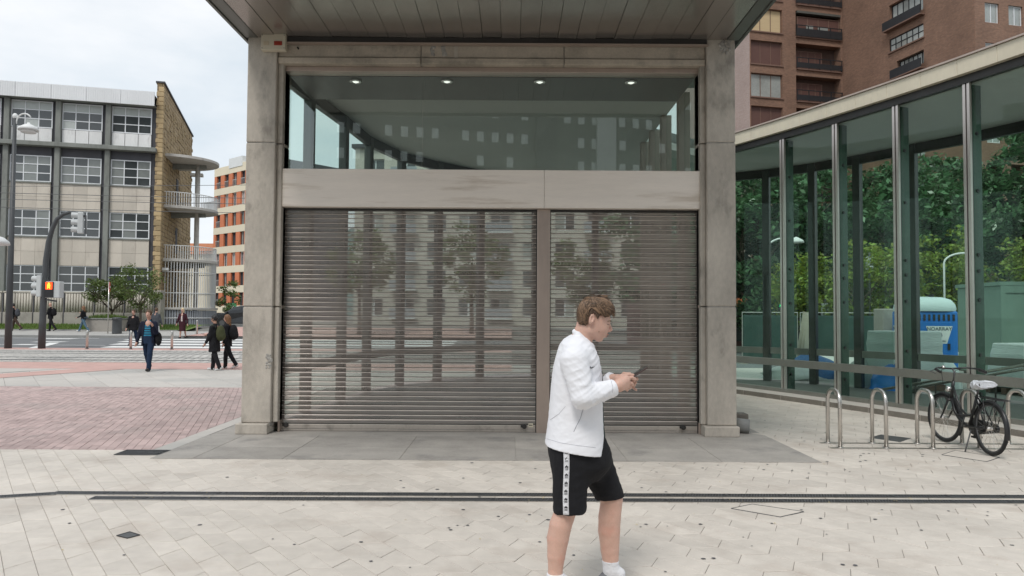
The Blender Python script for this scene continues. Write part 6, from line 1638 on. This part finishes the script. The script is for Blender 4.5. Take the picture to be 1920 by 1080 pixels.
# socks, shoes, phone
for (k0, ank, toe, dy, zf) in (((1041, 1074), (1041, 1084), (1090, 1100), -.105, 0), ((1144.5, 1050), (1146, 1070), (1192, 1086), .105, 0)):
    fs = lambda P, k0=k0, ank=ank, dy=dy: np.maximum(smin(cap(P, m(k0[0], k0[1], dy), m(ank[0], ank[1], dy), .050 if dy > 0 else .046, .044), cap(P, m(ank[0], ank[1], dy), m(ank[0] + 14, ank[1] + 6, dy), .044, .04), .02), P[:, 2] - m(k0[0], k0[1], dy)[2])
    c = m(ank[0], ank[1], dy); grown('sock', fs, (c[0] - .1, c[1] - .1, -.02), (c[0] + .14, c[1] + .1, .24), .006, M['sock'], man)
    a, t_ = Vector((c[0] - .045, dy, .045)), Vector((c[0] + .19, dy, .04))
    fsh = lambda P, a=a, t_=t_: np.maximum(smin(cap(P, a, t_, .048, .042), cap(P, a + Vector((.02, 0, .03)), a + Vector((.09, 0, .015)), .046, .04), .02), -P[:, 2] + .004)
    M.setdefault('shoe', mat('grey_sneaker', (.16, .16, .17), .6, var=.3, scale=30, coords='obj'))
    grown('shoe', fsh, (a.x - .08, dy - .09, -.01), (t_.x + .08, dy + .09, .16), .007, M['shoe'], man)
p0, p1 = Vector(m(1181, 709, -.045)), Vector(m(1205, 693, -.045)); d = (p1 - p0).normalized()
ph = thing('smartphone', O + p0, 'dark smartphone held in both hands of the man in white', 'phone')
M['screen'] = mat('phone_glass', (.02, .02, .022), .1, spec=.8); M['case'] = mat('phone_case', (.06, .035, .03), .5)
up = Vector((-d.z, 0, d.x)); 
b = MB(); b.bar((0, 0, 0), tuple(d * .115), .074, .009, up); b.build('case', M['case'], ph, bev=.003)
b = MB(); b.bar(tuple(d * .003 + up * .0052), tuple(d * .112 + up * .0052), .068, .001, up); b.build('screen', M['screen'], ph)
b = MB(); b.bar(tuple(d * .085 - up * .006), tuple(d * .108 - up * .006), .03, .004, up); b.build('camera_bump', M['screen'], ph, bev=.001)

# ------------------------------------------------------------------ passers-by
SK = [skinmat('skin_light', (.52, .31, .24)), skinmat('skin_tan', (.42, .25, .18))]
def passer(label, loc, yaw, H, legs, arms, top, bottom, shoe, hair, skin=0, jlen=.80, flare=1.0, opening=None, shirt=None, longhair=False, bald=False, skirt=None, skirtmat=None, bareleg=False, pack=None, packmat=None, bag=None, phone=False, lean=0.0, bulk=1.0, sleeves=True, vox=.015):
    s = H / 1.75; U = .43
    hip = [Vector((0, -.085, 0)), Vector((0, .085, 0))]; kn, an = [], []
    for k in (0, 1):
        th, ka = RAD(legs[k][0]), RAD(legs[k][1])
        kk = hip[k] + Vector((math.sin(th), 0, -math.cos(th))) * U; aa = kk + Vector((math.sin(th - ka), 0, -math.cos(th - ka))) * .42; kn.append(kk); an.append(aa)
    zoff = .085 - min(a.z for a in an); off = Vector((0, 0, zoff)); hip = [h + off for h in hip]; kn = [k + off for k in kn]; an = [a + off for a in an]
    hz = zoff; ln = Vector((math.tan(RAD(lean)), 0, 0))
    def T(x, y, z): return Vector((x + ln.x * (z), y, hz + z))
    sh_ = [T(0, -.17, .465), T(0, .17, .465)]; el, wr = [], []
    for k in (0, 1):
        a, e, ab = arms[k]; a, e = RAD(a), RAD(e); sg = -1 if k == 0 else 1
        ee = sh_[k] + Vector((math.sin(a), sg * ab, -math.cos(a))).normalized() * .29; ww = ee + Vector((math.sin(a + e), -sg * ab * (.6 if e > .6 else -.6), -math.cos(a + e))).normalized() * .255; el.append(ee); wr.append(ww)
    hd = T(.035, 0, .75)
    def body(P):
        d = ellp(P, hd, (.092, .074, .105)); d = smin(d, ellp(P, hd + Vector((.03, 0, -.05)), (.062, .055, .075)), .02); d = smin(d, cap(P, hd + Vector((.09, 0, .0)), hd + Vector((.108, 0, -.03)), .008, .014), .01)
        for y in (-.074, .074): d = smin(d, ellp(P, hd + Vector((-.005, y, -.015)), (.018, .012, .03)), .006)
        d = smin(d, cap(P, hd + Vector((-.02, 0, -.08)), T(-.02, 0, .52), .052, .058), .02); d = smin(d, cap(P, T(0, 0, .45), T(0, 0, .02), .11, .10), .04)
        for k in (0, 1):
            d = smin(d, cap(P, T(0, 0, .5), sh_[k], .05, .05), .03); d = smin(d, cap(P, sh_[k], el[k], .046, .038), .02); d = smin(d, cap(P, el[k], wr[k], .038, .027), .02)
            dv = (wr[k] - el[k]).normalized(); d = smin(d, cap(P, wr[k], wr[k] + dv * .07, .028, .034), .01)
            for q in (-.026, -.009, .009, .026): d = smin(d, cap(P, wr[k] + dv * .08 + Vector((0, q, 0)), wr[k] + dv * .15 + Vector((.012, q, 0)), .0105, .009), .004)
            d = smin(d, cap(P, wr[k] + dv * .04, wr[k] + dv * .10 + Vector((.045, 0, 0)), .012, .011), .006)
            lr = 1 if (bareleg or skirt) else .6; d = smin(d, cap(P, hip[k], kn[k], .085 * lr, .056 * lr), .03 * lr); d = smin(d, cap(P, kn[k], (kn[k] + an[k]) * .5 + Vector((-.015, 0, .05)), .055 * lr, .056 * lr), .02 * lr); d = smin(d, cap(P, kn[k] * .5 + an[k] * .5, an[k], .052 * lr, .034 * lr), .02 * lr)
            d = smin(d, cap(P, an[k], an[k] + Vector((.1, 0, -.045)), .036, .03), .02)
        return d
    lo, hi = (-.75, -.55, -.03), (.75, .55, 1.95)
    me_ = grown('person', body, lo, hi, vox, SK[skin], loc=loc, rz=yaw, scale=s, smoothit=1); tag(me_, label, 'person')
    tr = [(hz - (jlen - .52), -.135 * flare * bulk, .135 * flare * bulk, .19 * flare * bulk), (hz + .1, -.12 * bulk, .125 * bulk, .175 * bulk), (hz + .3, -.125 * bulk, .135 * bulk, .185 * bulk), (hz + .43, -.115, .115, .18), (hz + .50, -.095, .085, .145), (hz + .555, -.075, .06, .09), (hz + .60, -.07, .045, .066)]
    def coat(P):
        Q = P.copy(); Q[:, 0] -= ln.x * (P[:, 2] - hz); d = loft(Q, tr, 2.2)
        if sleeves:
            for k in (0, 1): a = smin(cap(P, sh_[k], el[k], .072 * bulk, .058 * bulk), cap(P, el[k], wr[k] - (wr[k] - el[k]) * .06, .057 * bulk, .044), .02); d = smin(d, a, .03)
        d = d + wob(P, 30, .006, loc[0])
        if opening: d = np.maximum(d, -np.maximum(np.abs(Q[:, 1]) - opening * (1.15 - .5 * np.clip((P[:, 2] - hz) / .5, 0, 1)), .02 - Q[:, 0]))
        return d
    grown('jacket', coat, lo, hi, vox, top, me_, smoothit=1)
    if shirt:
        r2 = [(z, a * .86, b * .88, c * .86) for z, a, b, c in tr]; r2[0] = (hz - .1, -.11, .115, .15)
        def shf(P): Q = P.copy(); Q[:, 0] -= ln.x * (P[:, 2] - hz); return loft(Q, r2, 2.2)
        grown('shirt', shf, lo, hi, vox, shirt, me_, smoothit=1)
    if skirt:
        sr_ = [(hz - skirt, -.15, .17, .185), (hz - .1, -.14, .145, .185), (hz + .08, -.115, .12, .165)]
        grown('skirt', lambda P: loft(P, sr_, 2.2), lo, hi, vox, skirtmat or bottom, me_, smoothit=1)
    if not bareleg and not skirt:
        def tro(P):
            d = loft(P, [(hz - .12, -.13, .12, .16), (hz + .12, -.12, .12, .165)], 2.2)
            for k in (0, 1): l = smin(cap(P, hip[k], kn[k], .10, .072), cap(P, kn[k], an[k] + Vector((0, 0, -.02)), .074, .062), .025); d = smin(d, l, .025)
            return d + wob(P, 32, .005, loc[1])
        grown('trousers', tro, lo, hi, vox, bottom, me_, smoothit=1)
    for k in (0, 1):
        pit = RAD(legs[k][0] - legs[k][1]) * .8; f = Vector((math.cos(pit), 0, math.sin(pit)))
        h0 = an[k] + Vector((-.03, 0, -.04)); t0 = an[k] + f * .16 + Vector((0, 0, -.05))
        grown('shoe', lambda P, h0=h0, t0=t0: smin(cap(P, h0, t0, .046, .036), cap(P, an[k] + Vector((0, 0, -.02)), h0 + Vector((.06, 0, .0)), .044, .04), .02), (h0.x - .15, h0.y - .12, h0.z - .15), (h0.x + .4, h0.y + .12, h0.z + .25), .014, shoe, me_, smoothit=1)
    if not bald:
        def hf(P):
            d = np.maximum(ellp(P, hd + Vector((-.012, 0, .018)), (.106, .086, .112)), -ellp(P, hd + Vector((.105, 0, -.055)), (.075, .095, .12)))
            d = np.maximum(d, (hd.z - (.09 if not longhair else .07)) - P[:, 2])
            if longhair: d = smin(d, np.maximum(cap(P, hd + Vector((-.05, 0, -.02)), hd + Vector((-.075, 0, -.25)), .085, .075), -cap(P, hd + Vector((.07, 0, -.3)), hd + Vector((.1, 0, .1)), .07, .07)), .03)
            return d + wob(P, 90, .006, 2)
        grown('hair', hf, (hd.x - .22, -.18, hd.z - .42), (hd.x + .18, .18, hd.z + .16), .011, hair, me_, smoothit=1)
    if pack:
        c = T(-.20, 0, .28)
        grown('backpack', lambda P: np.maximum(smin(ellp(P, c, (.13, .17, .26)), ellp(P, c + Vector((-.07, 0, -.1)), (.09, .13, .12)), .04), -.0 * P[:, 0] - 1), (c.x - .3, -.25, c.z - .36), (c.x + .22, .25, c.z + .36), .014, packmat, me_, smoothit=2)
        for y in (-.1, .1):
            b = MB(); b.tube([T(-.1, y, .46), T(-.0, y * 1.1, .535), T(.115, y * 1.15, .45), T(.12, y * 1.25, .3), T(-.05, y * 1.75, .12)], .016, 6); b.build('strap', packmat, me_, True)
    if bag:
        c = T(*bag[:3]); grown('shoulder_bag', lambda P: ellp(P, c, bag[3]), (c.x - .3, c.y - .3, c.z - .35), (c.x + .3, c.y + .3, c.z + .35), .014, bag[4], me_, smoothit=1)
        b = MB(); b.tube([c + Vector((0, 0, bag[3][2] * .8)), T(.12, c.y * .45, .35), T(.03, -c.y * .35, .56), T(-.12, 0, .4), c + Vector((-.03, 0, bag[3][2] * .8))], .014, 6); b.build('strap', bag[4], me_, True)
    if phone:
        dv = (wr[0] - el[0]).normalized(); c = wr[0] + dv * .12 + Vector((.02, 0, .03)); b = MB(); b.box(c.x - .01, c.x + .07, c.y - .035, c.y + .035, c.z, c.z + .012); b.build('phone', M['screen'], me_)
    return me_
C = dict(black=cloth('black_cloth', (.012, .012, .014)), navy=cloth('navy_cloth', (.010, .013, .028)), jeans=cloth('blue_jeans', (.013, .027, .06), var=.2), palejeans=cloth('pale_jeans', (.09, .15, .21), var=.2), maroon=cloth('maroon_cloth', (.045, .012, .018)), white=cloth('white_cloth', (.62, .62, .62)), grey=cloth('grey_cloth', (.07, .075, .085)), olive=cloth('olive_cloth', (.06, .065, .03)), pink=cloth('pale_blouse', (.60, .50, .48)), brown=cloth('brown_cloth', (.06, .04, .03)), palegrey=cloth('grey_bag', (.20, .22, .25)))
HB, HBL, HD, HR = mat('hair_brown', (.09, .05, .025), .6, var=.3, scale=20), mat('hair_blonde', (.62, .50, .30), .5, var=.2, scale=20), mat('hair_dark', (.012, .01, .01), .5), mat('hair_reddish', (.17, .08, .035), .55, var=.3, scale=20)
WS = mat('white_shoe', (.6, .6, .6), .5); BS = mat('black_shoe', (.015, .015, .015), .4)
def stripes(name, c1, c2, per):
    mm, t, b, out = newmat(name); sp = N(t, 'ShaderNodeSeparateXYZ'); t.links.new(N(t, 'ShaderNodeTexCoord').outputs['Object'], sp.inputs[0])
    f = mth(t, 'GREATER_THAN', mth(t, 'FRACT', mth(t, 'MULTIPLY', sp.outputs[2], 1 / per)), .62); mx = N(t, 'ShaderNodeMix', data_type='RGBA'); t.links.new(f, mx.inputs[0]); mx.inputs[6].default_value = (*c1, 1); mx.inputs[7].default_value = (*c2, 1)
    t.links.new(mx.outputs[2], b.inputs['Base Color']); b.inputs['Roughness'].default_value = .85; return mm
ST = stripes('striped_shirt', (.02, .20, .33), (.01, .015, .03), .068)
def gpos(px, Y, dz=0): x = PY(px, 620, Y).x; return (x, Y, gz(x, Y) + dz)
passer('man in navy jacket and striped turquoise shirt walking towards the pavilion', gpos(279, 20.9), RAD(-84), 1.68, ((-14, 22), (16, 6)), ((4, 12, .28), (20, 120, .25)), C['navy'], C['jeans'], BS, HB, jlen=.70, opening=.10, shirt=ST, bag=(-.02, .27, .02, (.10, .09, .2), C['black']), bulk=1.05)
passer('youth in black with an olive backpack holding out a phone', gpos(403, 21.3), RAD(170), 1.53, ((10, 6), (-10, 14)), ((28, 62, .2), (10, 20, .15)), C['black'], C['black'], WS, HD, skin=1, jlen=.84, pack=True, packmat=C['olive'], phone=True, bulk=1.15)
passer('woman in black with long auburn hair and a black backpack', gpos(427, 21.9), RAD(175), 1.55, ((12, 10), (-16, 18)), ((12, 30, .15), (-8, 20, .15)), C['black'], C['black'], WS, HR, jlen=.7, longhair=True, pack=True, packmat=C['black'])
passer('man in black jacket and jeans crossing the road with an orange bag strap', gpos(250, 36.0), RAD(-88), 1.7, ((12, 6), (-12, 18)), ((10, 10, .22), (-8, 14, .22)), C['black'], C['jeans'], BS, HB, jlen=.68, bag=(-.03, -.22, .0, (.08, .06, .12), C['brown']), bulk=1.08)
passer('man in grey jacket and white trousers walking away over the crossing', gpos(292, 40.5), RAD(85), 1.72, ((14, 6), (-14, 16)), ((10, 10, .2), (-10, 14, .2)), C['grey'], C['white'], BS, HB, jlen=.66, bulk=1.08)
passer('blonde woman in dark maroon suit and skirt on the crossing', gpos(342, 42.0, .02), RAD(-92), 1.66, ((8, 4), (-8, 22)), ((6, 8, .3), (-4, 10, .3)), C['maroon'], C['maroon'], BS, HBL, jlen=.72, flare=1.05, opening=.05, shirt=C['pink'], longhair=True, skirt=.5, bulk=1.05)
passer('woman in wide blue jeans carrying a grey bag past the planter', gpos(156, 45.6, .13), RAD(178), 1.60, ((26, 6), (-24, 12)), ((20, 110, .2), (10, 60, .2)), C['black'], C['palejeans'], WS, HR, jlen=.56, longhair=True, bag=(.05, -.25, .1, (.2, .06, .12), C['palegrey']))
passer('bald man in black with a backpack walking past the ribbed fence', gpos(94, 46.0, .13), RAD(180), 1.72, ((8, 4), (-20, 16)), ((18, 70, .15), (12, 50, .15)), C['black'], C['black'], BS, HD, bald=True, jlen=.66, pack=True, packmat=C['black'])
passer('person in dark jacket and brown trousers half hidden by the lamp post', gpos(27, 46.0, .13), RAD(180), 1.68, ((18, 6), (-32, 10)), ((18, 40, .15), (-8, 30, .15)), C['black'], C['brown'], BS, HD, jlen=.64, pack=True, packmat=C['grey'], lean=8)
passer('man in white shirt and dark trousers walking beyond the glass hall', gpos(1863, 39.0), RAD(200), 1.68, ((10, 6), (-16, 16)), ((20, 110, .2), (12, 90, .2)), C['white'], C['black'], BS, HB, jlen=.6)

# ------------------------------------------------------------------ dark car waiting beyond the crossing
cp = PY(396, 610, 52.0)
car = thing('parked_car', (cp.x, 52.0, gz(cp.x, 52)), 'black hatchback car behind the two youths with backpacks', 'car')
M['carpaint'] = mat('black_car_paint', (.012, .013, .015), .2, var=.1, spec=.7); M['carglass'] = mat('car_glass', (.02, .025, .028), .05, spec=.9)
prof = [(0, .35), (.02, .72), (.12, .92), (.85, 1.0), (1.45, 1.42), (2.0, 1.52), (3.2, 1.5), (3.85, 1.22), (4.1, .95), (4.15, .4), (3.9, .26), (.25, .26)]
b = MB(); n = len(prof); vs = []
for y, ins in ((0, .06), (.12, 0), (1.58, 0), (1.7, .06)):
    vs += [(2.07 + (x - 2.07) * (1 - ins * .4), y + (.12 if z > 1.1 and y < 1 else -.12 if z > 1.1 else 0), .26 + (z - .26) * (1 - ins * .6)) for x, z in prof]
b.add(vs, [tuple(range(n)), tuple(range(4 * n - 1, 3 * n - 1, -1))] + [(k * n + i, (k + 1) * n + i, (k + 1) * n + (i + 1) % n, k * n + (i + 1) % n) for k in range(3) for i in range(n)]); b.build('body', M['carpaint'], car, bev=.03)
b = MB(); b.add([(.98, .02, 1.02), (2.0, .05, 1.02), (2.0, .1, 1.42), (1.5, .1, 1.36)], [(0, 1, 2, 3)]); b.build('side_window', M['carglass'], car)
b = MB(); b.add([(2.1, .05, 1.02), (3.5, .05, 1.02), (3.2, .1, 1.40), (2.1, .1, 1.42)], [(0, 1, 2, 3)]); b.build('side_window', M['carglass'], car)
for x in (.75, 3.35):
    b = MB(); b.tube([(x, -.02, .31), (x, .2, .31)], .31, 20); w_ = b.build('wheel', M['rubber'], car); b = MB(); b.tube([(x, -.03, .31), (x, -.021, .31)], .19, 16); b.build('rim', M['iron'], w_)
b = MB(); b.box(-.01, .14, .15, .5, .66, .8); b.build('headlight', M['chrome'], car); b = MB(); b.box(-.01, .14, 1.2, 1.55, .66, .8); b.build('headlight', M['chrome'], car)
b = MB(); b.box(1.0, 1.15, -.16, .0, .98, 1.1); b.build('wing_mirror', M['carpaint'], car, bev=.02)
